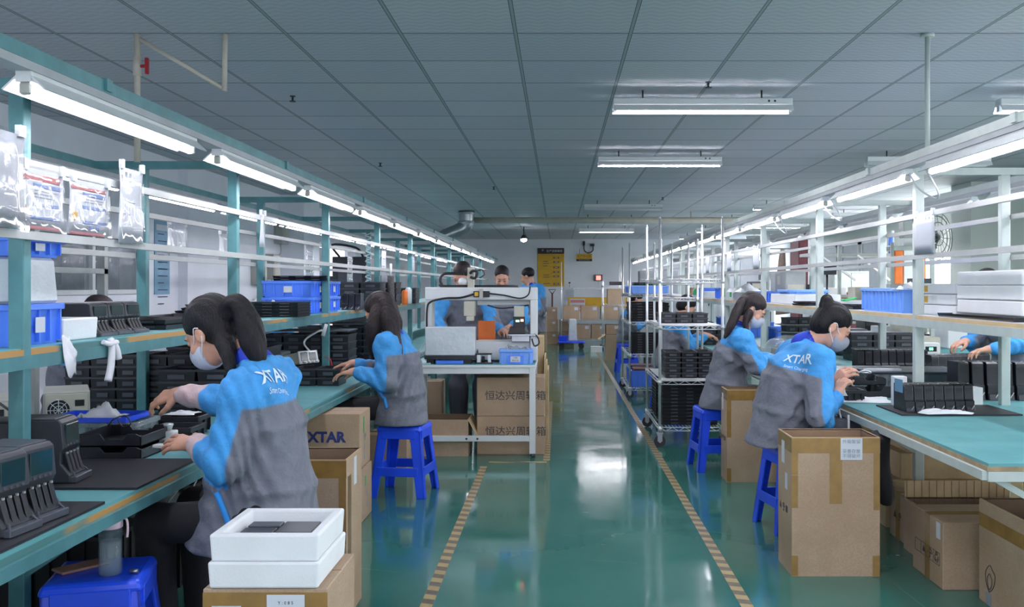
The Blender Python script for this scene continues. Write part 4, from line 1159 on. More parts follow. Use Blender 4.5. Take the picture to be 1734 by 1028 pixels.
# ------------------------------------------------------------ white table with the tabletop robot
t = thing('machine_table', 'white steel table with teal mat holding the desktop robot in the aisle', 'table', (-.70, 8.08, 0))
TW, TD, TZ = .52, .36, .76
MB().box(-TW, -TD, TZ - .025, TW, TD, TZ - .004).build('tabletop', 'white_paint', t, bevel=.002)
MB().box(-TW + .01, -TD + .01, TZ - .004, TW - .01, TD - .01, TZ).build('mat', 'bench_mat', t)
for sx in (-1, 1):
    for sy in (-1, 1):
        MB().box(sx * (TW - .03) - .025, sy * (TD - .03) - .025, .03, sx * (TW - .03) + .025, sy * (TD - .03) + .025, TZ - .025).build('leg', 'white_paint', t, bevel=.002)
        MB().cyl((sx * (TW - .03), sy * (TD - .03), 0), (sx * (TW - .03), sy * (TD - .03), .03), .02, n=12).build('foot', 'hinge', t)
MB().box(-TW + .01, -TD + .01, TZ - .075, TW - .01, -TD + .05, TZ - .025).box(-TW + .01, TD - .05, TZ - .075, TW - .01, TD - .01, TZ - .025).box(-TW + .01, -TD, TZ - .075, -TW + .05, TD, TZ - .025).box(TW - .05, -TD, TZ - .075, TW - .01, TD, TZ - .025).build('apron', 'white_paint', t)
MB().box(-TW + .05, -TD + .012, .13, TW - .05, -TD + .05, .175).build('cross_brace', 'white_paint', t, bevel=.002)
MB().cyl((-.05, -TD + .008, .152), (-.05, -TD + .013, .152), .009, n=8).cyl((.04, -TD + .008, .152), (.04, -TD + .013, .152), .009, n=8).build('bolt', 'dark_metal', t)

t = thing('desktop_robot', 'white gantry soldering robot with drag chain on the aisle table', 'robot', (0, 8.05, 0))
MB().box(-1.12, -.1, .775, -1.065, .12, 1.285).build('column', 'white_paint', t, bevel=.006)
MB().box(-.235, -.1, .775, -.175, .12, 1.285).build('column', 'white_paint', t, bevel=.006)
MB().box(-1.12, -.1, 1.285, -.175, .12, 1.392).box(-.69, .0, 1.24, -.235, .1, 1.285).build('gantry_beam', 'white_paint', t, bevel=.006)
MB().box(-.70, -.05, .775, -.235, .22, .935).build('base', 'white_paint', t, bevel=.006)
MB().box(-1.065, -.05, .775, -.70, .22, .93).build('base', 'white_paint', t, bevel=.004)
for x in (-1.05, -.8, -.3):
    for y in (-.02, .18): MB().cyl((x, y, TZ), (x, y, .776), .02, n=10).build('foot', 'dark_metal', t)
MB().box(-.79, -.13, 1.15, -.70, -.02, 1.275).box(-.77, -.13, 1.11, -.71, -.04, 1.15).build('z_axis_head', 'beige', t, bevel=.004)
MB().box(-.765, -.07, 1.39, -.71, .0, 1.56).build('z_axis_column', 'beige', t, bevel=.004)
MB().lathe([(.035, 0), (.045, .02), (.035, .05), (.015, .06)], (-.805, -.03, 1.415), 14).build('motor_cover', 'white_plastic', t)
MB().tube([(-.74, -.08, 1.51), (-.72, -.1, 1.53), (-.68, -.1, 1.52), (-.7, -.09, 1.47), (-.74, -.09, 1.48)], .012, 6, smooth_pts=4).tube([(-.68, -.1, 1.53), (-.64, -.1, 1.54), (-.62, -.1, 1.5), (-.66, -.1, 1.47)], .005, 6, smooth_pts=4).build('motor_hose', 'dark_metal', t)
MB().tube([(-.34, -.02, 1.4), (-.95, -.02, 1.4), (-.99, -.02, 1.42), (-1.0, -.02, 1.46), (-.98, -.02, 1.5), (-.93, -.02, 1.51), (-.8, -.02, 1.505)], .012, 8, smooth_pts=4).build('drag_chain', 'black', t)
MB().box(-.37, -.13, 1.145, -.285, -.03, 1.235).build('scanner_mount', 'beige', t, bevel=.003)
MB().box(-.375, -.13, 1.04, -.28, -.03, 1.145).boxc((-.33, -.05, 1.02), (.05, .05, .05)).build('scanner', 'black', t, bevel=.003)
MB().boxc((-.302, -.132, 1.115), (.024, .004, .02)).build('indicator', 'led_red', t)
MB().boxc((-.34, -.132, 1.11), (.03, .003, .015)).build('indicator', 'led_green', t)
bx = MB().box(-.71, -.125, 1.31, -.575, -.1, 1.36).build('sensor_box', 'black', t, bevel=.003)
MB().box(-.70, -.127, 1.318, -.67, -.125, 1.352).build('warning_label', 'yellow', bx)
MB().box(-.66, -.135, 1.3, -.63, -.1, 1.38).build('bracket', 'beige', t)
MB().tube([(-1.09, -.115, .86), (-1.1, -.12, 1.0), (-1.1, -.115, 1.2), (-1.07, -.115, 1.27), (-.95, -.115, 1.3), (-.82, -.115, 1.305), (-.71, -.115, 1.335)], .009, 6, smooth_pts=5).tube([(-.575, -.115, 1.34), (-.45, -.115, 1.325), (-.32, -.115, 1.3), (-.25, -.115, 1.33), (-.235, -.1, 1.4)], .006, 6, smooth_pts=5).tube([(-.6, -.02, 1.24), (-.5, -.03, 1.215), (-.4, -.03, 1.22), (-.25, -.02, 1.24)], .006, 6, smooth_pts=5).build('cable', 'wire_black', t)
MB().box(-.42, -.14, .985, -.19, .12, 1.0).box(-.39, -.1, .935, -.24, .1, .985).build('moving_plate', 'silver', t, bevel=.002)
MB().frustum(-.42, -.14, -.27, .06, 1.0, 1.06, .015, .01).build('fixture', 'black', t, bevel=.004)
MB().tube([(-.2, -.1, 1.0), (-.17, -.11, .97), (-.16, -.11, .92), (-.2, -.1, .9), (-.22, -.1, .96)], .007, 6, smooth_pts=4).build('hose', 'dark_metal', t)
t = thing('control_box', 'beige control box wrapped in film standing on black feet beside the robot', 'control box', (-.89, 7.86, 0))
MB().box(-.205, -.08, .83, .205, .045, 1.065).build('case', 'plastic_bag', t, bevel=.006)
for x in (-.17, .14): MB().box(x - .025, -.07, TZ, x + .035, .04, .83).build('foot', 'black', t)
MB().box(-.21, -.085, .8, .21, .045, .83).build('base_rail', 'dark_metal', t)
tag(MB().box(-.13, -.07, 0, .1, .05, .03).build('plastic_cover', 'blue', loc=(-.88, 7.86, TZ), bevel=.004), 'blue plastic lid lying under the film-wrapped control box', 'lid')
t = crate('blue bin with a white label at the table corner, bag inside', -.475, 7.76, -.215, 7.92, TZ, .12, 'blue_light', labels=False, name='blue_bin', cat='bin')
MB().box(-.045, -.0925, .02, .035, -.082, .066).build('paper_label', 'paper', t)
text_mesh('小料', .018, 'ink', 'lettering', t, face_M((-.005, -.0929, .053), '-y')); text_mesh('散热片盒', .014, 'ink', 'lettering', t, face_M((-.005, -.0929, .032), '-y'))
MB().box(-.07, -.089, .004, .06, -.082, .075).build('front_rib', 'blue', t)
cloth('crumpled clear bag sticking out of the blue bin', (-.345, 7.84, TZ + .09), .2, .11, .07, 'clear_plastic', 5, 'plastic_bag', 'bag')
t = thing('small_fixture', 'small white bracket fixture between control box and blue bin', 'fixture', (-.61, 7.84, TZ))
MB().box(-.07, -.04, 0, .07, .04, .012).box(-.07, -.04, .075, .06, .04, .085).build('plate', 'black', t)
MB().box(-.06, -.035, .012, -.03, .03, .075).build('upright', 'white_plastic', t)
MB().box(.03, -.035, .012, .055, .03, .075).build('upright', 'white_plastic', t)
MB().cyl((-.01, 0, .012), (-.01, 0, .06), .012, n=10).build('pin', 'dark_metal', t)
tag(MB().lathe([(.012, 0), (.015, .03), (.006, .05), (.008, .08), (.003, .11)], n=10).build('clamp', 'dark_metal', loc=(-.68, 7.98, TZ)), 'small dark clamp standing behind the bracket fixture', 'clamp')
tag(MB().tube([(-1.1, 7.95, .9), (-1.13, 7.9, .84), (-1.2, 7.85, .8), (-1.2, 7.8, .765), (-1.1, 7.8, .765)], .005, 6, smooth_pts=6).tube([(-1.08, 7.95, .95), (-1.15, 7.9, .88), (-1.16, 7.82, .77), (-1.05, 7.78, .765)], .005, 6, smooth_pts=6).tube([(-1.09, 7.95, .87), (-1.18, 7.95, .82), (-1.19, 7.9, .77), (-1.08, 7.85, .765)], .004, 6, smooth_pts=6).build('cable_bundle', 'wire'), 'bundle of pale cables spilling at the robot table corner', 'cable')
tag(MB().box(-.075, 0, 0, .075, .02, .14).build('orange_tray', 'orange', loc=(-.63, 8.34, TZ + .21)), 'orange brown tray seen through the robot gantry', 'tray')
bpy.data.objects['orange_tray'].location.z = TZ
bpy.data.objects['orange_tray'].scale = (1, 1, 2.4)

t = carton('printed turnover carton at the white table, upper of two', -.675, 7.86, -.115, 8.2, .32, z=.322, open_=False, tape=None)
text_mesh('恒达兴周转箱', .085, 'ink', 'lettering', t, face_M((.04, -.1712, .165), '-y'))
t = carton('printed turnover carton on the floor at the white table, lower of two', -.675, 7.86, -.11, 8.2, .32, open_=False, tape=None)
text_mesh('恒达兴周转箱', .085, 'ink', 'lettering', t, face_M((.04, -.1712, .19), '-y'))
carton('open carton with raised flaps under the white table, near its left leg', -1.15, 7.78, -.74, 8.15, .30, tape=None, flaps=True)
carton('tall pale carton standing behind the printed pair', -.28, 8.5, -.13, 8.8, .95, open_=False, tape=None, mk='kraft_pale')
for k in range(3):
    o = MB().box(-.006, -.25, 0, .006, .25, .78 - .06 * k).build('cardboard_sheet', 'kraft_pale', loc=(-.095 + .02 * k, 8.5, 0))
    o.location = (-.118 + .014 * k, 8.62, 0)
    tag(o, 'folded cardboard sheet on edge beside the tall pale carton, %s' % ('inner', 'middle', 'outer')[k], 'cardboard')
carton('carton standing in the shade behind the white table, beside the worker', -1.5, 8.95, -1.1, 9.2, .5, open_=False, tape='top')
carton('low carton behind the open one beneath the white table', -.72, 9.3, -.35, 9.7, .3, open_=False, tape='top')

# ------------------------------------------------------------ wire shelf carts
def wire_cart(label, x0, x1, y0, y1, hts, H, liners=()):
    t = thing('wire_cart', label, 'cart', (x0, y0, 0))
    w, d = x1 - x0, y1 - y0
    for x in (0, w):
        for y in (0, d):
            MB().cyl((x, y, .13), (x, y, H), .0125, n=10).lathe([(.0125, 0), (.004, .025)], (x, y, H), 10).build('post', 'chrome', t)
            c = MB().cyl((x + .0, y - .012, .05), (x, y + .012, .05), .05, n=18).build('caster', 'rubber', t)
            MB().box(x - .02, y - .022, .05, x + .02, y - .016, .12).box(x - .02, y + .016, .05, x + .02, y + .022, .12).box(x - .028, y - .028, .118, x + .028, y + .028, .13).cyl((x, y - .026, .05), (x, y + .026, .05), .012, n=8).build('fork', 'silver', c)
    for z in hts:
        mb = MB()
        for yy in (0, d):
            mb.cyl((0, yy, z), (w, yy, z), .0045, n=6); mb.cyl((0, yy, z - .03), (w, yy, z - .03), .0045, n=6)
            n = int(w / .05)
            for k in range(n): mb.cyl((w * k / n, yy, z - .03 * (k % 2)), (w * (k + 1) / n, yy, z - .03 * ((k + 1) % 2)), .003, n=5)
        for xx in (0, w):
            mb.cyl((xx, 0, z), (xx, d, z), .0045, n=6); mb.cyl((xx, 0, z - .03), (xx, d, z - .03), .0045, n=6)
            n = int(d / .06)
            for k in range(n): mb.cyl((xx, d * k / n, z - .03 * (k % 2)), (xx, d * (k + 1) / n, z - .03 * ((k + 1) % 2)), .003, n=5)
        n = int(w / .03)
        for k in range(1, n): mb.cyl((w * k / n, 0, z), (w * k / n, d, z), .0022, n=4)
        for x in (0, w):
            for y in (0, d): mb.cyl((x, y, z - .035), (x, y, z + .01), .018, n=10)
        mb.build('wire_shelf', 'chrome', t)
        if z in liners: MB().box(.02, .02, z + .004, w - .02, d - .02, z + .008).build('liner', 'white', t)
    return t
hN = (.17, .575, 1.055, 1.46)
wire_cart('chrome wire cart nearer the camera, loaded with black trays', .887, 1.435, 8.24, 9.42, hN, 1.99, (.575, 1.055))
CT = Kind(tray_kind(.5, .42, .03, 'black_c'))
stack(CT, 12, 1.165, 8.55, .176, .0305, 'black tray in the tall stack on the bottom shelf of the nearer wire cart', 'black trays on the bottom shelf of the nearer cart', scale=(.98, 1, .98))
stack(CT, 11, 1.165, 9.1, .176, .0305, 'black tray in the rear stack on the bottom shelf of the nearer cart', 'black trays at the rear of the nearer cart', scale=(.98, 1, .98))
bin_block(3, 5, 1.025, 8.42, .585, 'on the middle shelf of the nearer wire cart', BIN, .147, .0465, (1.02, 1.2, .76))
bin_block(3, 2, 1.005, 8.62, 1.065, 'on the upper shelf of the nearer wire cart', BIN, .147, .046, (1.02, 1.2, .76))
wire_cart('chrome wire cart farther back, with blue crates on top', .895, 1.42, 11.8, 13.1, (.13, .55, .95, 1.3), 1.93)
for k in range(3):
    crate('blue bin on the top shelf of the farther cart, %s' % ('nearest', 'middle', 'farthest')[k], .93, 11.86 + .4 * k, 1.38, 12.22 + .4 * k, 1.31, .1, 'blue_light', labels=False, name='blue_bin', cat='bin')
stack(TRAY, 2, 1.16, 12.04, 1.412, .02, 'black tray on the blue bins of the farther cart', 'black trays atop the farther cart', scale=(1.05, 1, .6))
stack(CT, 7, 1.16, 12.05, .96, .034, 'black tray with loose parts on the third shelf of the farther cart', 'trays on the third shelf of the farther cart', jitter=.01, scale=(.95, .9, 1))
stack(CT, 7, 1.16, 12.55, .96, .034, 'black tray in the rear pile of the farther cart\'s third shelf', 'rear trays of the farther cart', jitter=.01, scale=(.95, .9, 1))
stack(CT, 8, 1.16, 12.05, .56, .0305, 'black tray on the second shelf of the farther cart', 'trays on the second shelf of the farther cart', scale=(.95, .9, 1))
for k in range(2):
    crate('blue crate on the bottom shelf of the farther cart, %s' % ('nearer', 'farther')[k], .93, 11.85 + .5 * k, 1.38, 12.28 + .5 * k, .14, .2, 'blue', labels=False)
    tag(MB().box(-.2, -.18, 0, .2, .18, .02).build('crate_cover', 'dark_red', loc=(1.155, 12.06 + .5 * k, .342)), 'dark red lid on the %s blue crate of the farther cart' % ('nearer', 'farther')[k], 'lid')
wire_cart('empty wire rack standing by the bench past both carts', 1.05, 1.42, 9.62, 10.3, (.2, 1.28, 1.45), 1.86)

# ------------------------------------------------------------ on the pale bench
bmat('black rubber mat under the row of slim chargers on the pale bench', 1.79, 4.92, 2.42, 5.32)
for k in range(7):
    SLIM.place((1.87 + .056 * k, 5.02 + .006 * k, zb + .0085), 'black slim charger on the pale bench mat, %s from the blue stickered end' % ('first', 'second', 'third', 'fourth', 'fifth', 'sixth', 'seventh')[k], rz=R(4))
tag(MB().box(-.001, -.05, 0, 0, .05, .07).build('blue_sticker', 'poster_blue', loc=(1.839, 5.1, zb + .105), rz=R(4)), 'blue sticker on the side of the first slim charger', 'sticker')
for k in range(9):
    SLIM.place((2.36 + .062 * k, 7.35, zb + .0), 'grey-lit slim charger in the long row behind the bun-haired worker', 'long row of slim chargers', rz=R(0), scale=(1.1, 1, .92))
for k in range(8):
    SLIM.place((2.62 + .06 * k, 6.55 + .02 * k, zb), 'slim charger in the row under the reaching hands at the far side', 'slim chargers under the reaching hands', rz=R(-4), scale=(1.05, 1, 1))
for k in range(5):
    SLIM.place((2.42 + .082 * k, 5.62 - .01 * k, zb), 'larger slim charger in the row behind the thin rack post', 'larger chargers behind the rack post', rz=R(4), scale=(1.45, 1, 1.15))
t = thing('dark_cover_box', 'large dark translucent cover box in the middle of the pale bench', 'box', (2.28, 6.12, zb))
MB().frustum(-.3, -.2, .3, .2, 0, .13, .01, .01).build('cover', 'dark_film', t, bevel=.008, seg=2)
MB().box(-.31, -.21, .13, .3, .21, .14).build('lid', 'slate', t, bevel=.004)
tag(MB().box(-.1, -.03, 0, .12, .03, .012).build('paper_card', 'paper', loc=(2.05, 6.0, zb + .1405)), 'white card on the corner of the dark cover box', 'card')
notched('black tray with gleaming parts beside the bun-haired worker\'s hands', 1.9, 5.86, zb, .28, .28, .07)
notched('black tray with a cut front stacked in front of the dark cover box', 1.9, 5.86, zb + .072, .2, .2, .05)
tag(MB().tube([(1.84, 5.8, .87), (1.88, 5.78, .885), (1.92, 5.8, .87), (1.87, 5.82, .87), (1.9, 5.86, .88)], .006, 5, smooth_pts=5).build('loose_parts', 'chrome'), 'gleaming small metal parts in the upper black tray', 'parts')
crate('small black box by the worker\'s elbow on the pale bench', 1.68, 5.5, 1.78, 5.62, zb, .07, 'black_b', labels=False, name='parts_box', cat='box')
tag(MB().box(-.035, -.03, 0, .035, .03, .165).build('white_box', 'white', loc=(1.905, 5.28, zb + .008), bevel=.003), 'upright white box behind the first slim charger', 'box')
tag(MB().box(-.05, -.04, 0, .05, .04, .1).build('white_box', 'white', loc=(2.36, 5.4, zb), rz=R(10), bevel=.003), 'white box at the far end of the slim charger row', 'box')
cloth('spread white wipes lying on the bench beside the charger row', (1.80, 5.6, zb), .34, .3, .02, 'cloth_white', 9)
cloth('white wipe in front of the charger row on the mat', (2.03, 4.95, zb + .009), .26, .11, .022, 'cloth_white', 17)
cloth('white cloth hanging from the bun-haired worker\'s hands', (1.60, 5.44, .77), .12, .06, .13, 'cloth_white', 14)
bmat('grey rubber mat where the ponytail worker at the pale bench works', 1.66, 6.9, 2.0, 7.5)
for k, (x, y) in enumerate(((1.75, 7.75), (1.95, 7.7), (2.12, 7.8))):
    notched('black tray beyond the ponytail worker\'s hands, %s' % ('nearest the aisle', 'middle', 'by the cover')[k], x, y, zb, .18, .25, .11)
for k in range(2): notched('black tray by the ponytail worker\'s hands, %s of two' % ('lower', 'upper')[k], 1.85, 7.15, zb + .0085 + .05 * k, .24, .2, .045)
t = thing('clear_dome', 'crumpled translucent cover over parts behind the ponytail worker', 'cover', (2.08, 8.4, zb))
MB().lathe([(.3, 0), (.29, .1), (.2, .2), (.08, .24)], n=22).build('cover', 'clear_plastic', t)
MB().box(-.16, -.12, 0, .16, .12, .12).build('contents', 'slate', t)
# sets of grey parts boxes below the pale shelf
bin_block(3, 5, 2.32, 9.35, zb, 'on steel shelves behind the ponytail worker', BIN, .12, .075, (.85, .8, 1.05))
for k in range(4): tag(MB().box(-.04, 0, 0, .42, .25, .006).build('shelf_board', 'shelf_grey', loc=(2.24, 9.33, zb + .066 + .075 * k)), 'thin steel board between rows of parts boxes behind the ponytail worker, tier %s' % ('one', 'two', 'three', 'four')[k], 'board')
bin_block(3, 4, 2.75, 8.55, zb, 'beside the second rack post on the pale bench', BIN, .2, .0615, (1.4, .9, 1.05))
tag(MB().box(-.2, -.14, 0, .34, .16, .008).build('cover_sheet', 'slate', loc=(2.85, 8.7, zb + .25)), 'grey sheet laid on the bins beside the second rack post', 'sheet')
t = thing('printer', 'dark grey desktop printer on the bins behind the bun-haired worker', 'printer', (2.88, 9.3, zb))
MB().box(-.15, -.1, 0, .15, .12, .26).build('body', 'slate', t, bevel=.03, seg=3)
MB().box(-.1, -.105, .14, .1, -.095, .19).build('slot', 'black', t, bevel=.004)
foam_box('low white foam tray on the bench behind the bun-haired worker', 2.0, 6.9, 2.6, 7.2, zb, .07)
t = thing('digital_unit', 'small white unit with green digits beyond the reaching hands', 'display unit', (3.0, 7.65, zb))
MB().box(-.07, -.05, 0, .07, .05, .22).build('case', 'white_plastic', t, bevel=.005)
MB().box(-.045, -.052, .15, .045, -.05, .19).build('display', 'black', t)
text_mesh('88', .035, 'led_green', 'digits', t, face_M((0, -.0525, .17), '-y'))
tag(MB().tube([(2.75, 7.5, .735), (2.8, 7.45, .76), (2.9, 7.5, .8), (2.95, 7.5, .75), (2.85, 7.55, .74), (2.7, 7.5, .735)], .012, 6, smooth_pts=5).build('cable', 'wire'), 'grey cable coil behind the row of chargers with reaching hands', 'cable')
tag(MB().tube([(1.60, 5.3, .6), (1.60, 5.35, .66), (1.605, 5.4, .7)], .006, 6, smooth_pts=4).tube([(1.60, 5.2, .12), (1.60, 5.2, .5), (1.605, 5.22, .69)], .006, 6).build('hanging_wire', 'wire'), 'pale wire hanging down at the bench edge by the bun-haired worker', 'cable')
tag(MB().tube([(1.72, 7.0, .735), (1.63, 6.98, .72), (1.60, 7.0, .66), (1.62, 7.05, .6), (1.7, 7.1, .58)], .008, 6, smooth_pts=6).build('cable', 'wire'), 'thick white cable bending over the bench edge at the ponytail worker', 'cable')
# ------------------------------------------------------------ on the pale shelf
zr = 1.2385
for k in range(3):
    foam_box('long white foam box on the pale shelf, %s of the nearest stack' % ('bottom', 'middle', 'top')[k], 2.1, 4.28, 2.55, 4.98, zr + .024 + .072 * k, .07, open_=False)
stack(Kind(tray_kind(.5, .85, .02, 'gloss_black')), 1, 2.29, 4.66, zr, .02, 'glossy black tray jutting out beneath the nearest foam boxes', None)
for k in range(3):
    t = foam_box('white foam box on the pale shelf behind the post, %s of the second stack' % ('bottom', 'middle', 'top')[k], 2.12, 5.04, 2.5, 5.6, zr + .06 * k, .058, open_=False)
    if k: MB().box(-.1905, .1, .01, -.1895, .16, .045).build('tape', 'yellow', t)
crate('light blue crate on the pale shelf between foam boxes and black trays', 2.06, 5.68, 2.46, 6.4, zr, .15, 'blue_light', labels=True)
cloth('white wrap hanging over the corner of the light blue crate', (2.12, 5.72, zr + .14), .16, .16, .04, 'cloth_white', 31)
stack(TRAY, 2, 2.26, 6.85, zr, .02, 'black tray on the pale shelf behind the bun of the worker', 'black trays behind the bun', jitter=.02, scale=(1, 1.6, .6))
stack(TRAY, 2, 2.22, 8.0, zr, .018, 'black tray jutting over the pale shelf between posts', 'black trays jutting between posts', jitter=.02, scale=(1, 1.1, .5))
foam_box('long low white foam tray on the pale shelf past the black trays', 2.09, 8.35, 2.5, 9.3, zr, .09, open_=False)
foam_box('low white foam tray farther along the pale shelf', 2.09, 10.4, 2.5, 11.4, zr, .09, open_=False)
foam_box('low white foam tray far down the pale shelf', 2.09, 12.6, 2.5, 13.6, zr, .09, open_=False)
crate('blue tray lying on the foam tray of the pale shelf', 2.1, 9.5, 2.5, 10.0, zr, .11, 'blue', labels=False, rz=R(5))
crate('small blue tray further down the pale shelf', 2.1, 8.6, 2.45, 9.0, zr + .091, .04, 'blue_light', labels=False)
for k, (y, z, h, m) in enumerate(((9.5, 0, .2, 'shelf_grey'), (9.95, 0, .3, 'shelf_grey'), (11.5, 0, .22, 'slate'))):
    t = thing('instrument_case', 'grey instrument case on the pale shelf, %s' % ('low one', 'tall one behind the low', 'dark one far down')[k], 'case', (2.36 if k < 2 else 2.42, y, zr))
    MB().box(-.1, -.12, .11 if k == 0 else 0, .1, .12, h + (.11 if k == 0 else 0)).build('case', m, t, bevel=.006)
    MB().box(-.08, -.125, h * .6, .08, -.12, h * .9).build('panel', 'beige', t)
for k, (y, x) in enumerate(((11.7, 2.1), (14.2, 2.1))):
    t = thing('tape_dispenser', 'green topped reel on the pale shelf, %s' % ('nearer', 'farther')[k], 'reel', (x, y, zr))
    MB().cyl((-.0, -.02, .07), (0, .03, .07), .07, n=18).build('reel', 'green', t); MB().box(-.08, -.03, 0, .08, .04, .03).build('stand', 'white_plastic', t)
cloth('heap of clear bags on the foam tray by the blue tray', (2.2, 10.9, zr + .092), .35, .7, .09, 'plastic_bag', 41, 'plastic_bag', 'bag')
for k, (y, m) in enumerate(((11.9, 'kraft'), (12.3, 'blue'), (13.9, 'blue'), (14.8, 'kraft'))):
    (carton if m == 'kraft' else crate)('%s on the pale shelf far down the line, %s' % ('small carton' if m == 'kraft' else 'blue crate', ('first', 'second', 'third', 'last')[k]), 2.1, y, 2.4, y + .3, *((.14, zr) if m == 'kraft' else (zr, .14)), **({'open_': False, 'tape': 'top'} if m == 'kraft' else {'m': 'blue', 'labels': False}))
# far bench goods
for q in range(3):
    bin_block(3, 3, 1.75, 10.9 + 2.2 * q, zb, 'on the pale bench far section, %s' % ('first', 'second', 'third')[q], BIN, .16, .061, (1.1, .9, 1))
for q, y in enumerate((9.9, 12.2, 14.6)):
    cloth('rolled grey cloth on the pale bench, %s' % ('nearest of three', 'middle of three', 'farthest of three')[q], (1.95, y, zb), .35, .5, .12, 'shelf_grey', 50 + q)
for q, y in enumerate((8.6, 9.6, 11.3, 13.3)):
    crate('blue crate stored below the pale shelf, %s' % ('nearest', 'second', 'third', 'farthest')[q], 2.5, y + 1.2, 2.85, y + 1.6, zb, .2, 'blue', labels=False)
# ------------------------------------------------------------ far wall
t = thing('production_board', 'large yellow notice board with black header on the far wall', 'notice board', (0, WALL_Y, 0))
x0, x1, z0, z1 = -.57, .17, 1.4, 2.47
MB().box(x0, -.03, z0, x1, -.002, z1).build('board', 'yellow', t, bevel=.004)
MB().box(x0, -.034, z1 - .16, x1, -.03, z1).build('header_band', 'sign_dark', t)
text_mesh('生产进度看板', .075, 'paper', 'lettering', t, face_M((-.10, -.0345, z1 - .085), '-y'))
MB().cyl((-.43, -.035, z1 - .06), (-.43, -.036, z1 - .06), .028, n=14).build('emblem', 'ink_grey', t)
mb = MB()
for z in (2.2, 2.08, 1.93, 1.8, 1.68, 1.47):
    for dx in (-.06, 0, .06): mb.box(-.05 + dx - .022, -.032, z - .03, -.05 + dx + .022, -.0295, z + .03)
for z, w in ((2.1, .14), (2.04, .17), (1.97, .13), (1.72, .16), (1.66, .17), (1.48, .2)): mb.box(-.42, -.032, z - .012, -.42 + w, -.0295, z + .008)
mb.build('printed_box', 'tape_dark', t)
mb = MB()
for z in (2.2, 2.08, 1.93, 1.8, 1.68, 1.47): mb.box(-.06, -.0335, z - .01, -.04, -.032, z + .012)
mb.build('printed_square', 'paper', t)
mb = MB()
for za, zb_ in ((2.1, 2.2), (2.04, 2.08), (1.97, 1.93), (1.72, 1.8), (1.66, 1.68)): mb.bar((-.26, -.0305, za), (-.12, -.0305, zb_), .006, .006)
mb.build('printed_line', 'tape_dark', t)
t = thing('office_sign', 'small yellow and black sign high on the far wall', 'sign', (0, WALL_Y, 0))
MB().box(.51, -.04, 2.1, .95, -.01, 2.31).build('board', 'yellow', t, bevel=.003)
MB().box(.51, -.043, 2.1, .95, -.04, 2.165).build('lower_band', 'sign_dark', t)
MB().cyl((.6, -.02, 2.31), (.6, -.02, 2.45), .004, n=5).cyl((.86, -.02, 2.31), (.86, -.02, 2.4), .004, n=5).build('hanging_wire', 'dark_metal', t)
text_mesh('生产办公区', .08, 'sign_dark', 'lettering', t, face_M((.73, -.0405, 2.24), '-y'))
text_mesh('PRODUCTION OFFICE', .03, 'paper', 'lettering', t, face_M((.73, -.0435, 2.135), '-y'))
t = thing('wall_camera', 'black cameras with curling cable on the far wall above the small sign', 'camera', (0, WALL_Y, 0))
MB().boxc((.72, -.05, 2.6), (.06, .1, .12)).boxc((.95, -.07, 2.55), (.12, .12, .07)).build('camera_body', 'dark_metal', t, bevel=.01)
MB().tube([(.72, -.03, 2.55), (.74, -.02, 2.4), (.85, -.02, 2.33), (.97, -.02, 2.4), (.97, -.03, 2.53)], .014, 6, smooth_pts=5).build('cable', 'wire_black', t)
t = thing('digital_clock', 'small black wall display glowing red on the far wall', 'display', (1.12, WALL_Y, 1.64))
MB().box(-.12, -.05, -.09, .12, -.005, .09).build('case', 'gloss_black', t, bevel=.004)
MB().box(-.06, -.054, -.065, .075, -.05, .06).build('screen', 'screen_red', t)
MB().tube([(0, -.02, -.09), (.03, -.02, -.2), (.08, -.02, -.32), (.1, -.02, -.45)], .006, 5, smooth_pts=4).build('cable', 'wire', t)
t = thing('clipboard', 'framed paper hung under the wall rail beside the yellow board', 'paper', (.32, WALL_Y, 1.0))
MB().box(-.12, -.02, .0, .12, -.005, .36).build('sheet', 'paper', t)
MB().cyl((0, -.015, .36), (0, -.015, .47), .005, n=5).boxc((0, -.02, .5), (.05, .02, .04)).build('hook', 'dark_metal', t)
mb = MB()
for k in range(7): mb.box(-.09, -.022, .06 + .04 * k, .09, -.0201, .066 + .04 * k)
mb.build('printed_line', 'ink_grey', t)
t = thing('yellow_panel', 'orange yellow panel with pockets behind the far cartons', 'board', (1.1, 24.4, 0))
MB().box(-.85, 0, .85, .75, .03, 1.12).build('board', 'yellow', t)
MB().box(-.85, .0, 0, -.8, .03, .9).box(.7, 0, 0, .75, .03, .9).build('leg', 'shelf_grey', t)
lb = MB().box(-.8, -.004, .72, -.4, .0, 1.08).build('notice', 'paper', t); MB().box(-.78, -.008, .98, -.42, -.004, 1.05).box(-.76, -.008, .76, -.44, -.004, .8).box(-.76, -.008, .84, -.44, -.004, .92).build('printed_block', 'doc_red', lb)
t = thing('hand_pallet_truck', 'red handled pallet truck parked at the far wall', 'pallet truck', (-.15, 24.2, 0))
MB().cyl((0, 0, .3), (0, .05, 1.2), .02, n=8).build('handle_bar', 'dark_red', t)
MB().tube([(0, .05, 1.2), (-.09, .05, 1.32), (.09, .05, 1.32), (0, .05, 1.2)], .015, 6).build('grip', 'black', t)
MB().box(-.1, -.1, .1, .1, .1, .32).box(-.28, .1, .05, -.12, 1.2, .1).box(.12, .1, .05, .28, 1.2, .1).cyl((-.05, 0, .08), (.05, 0, .08), .08, n=12).build('chassis', 'dark_red', t)

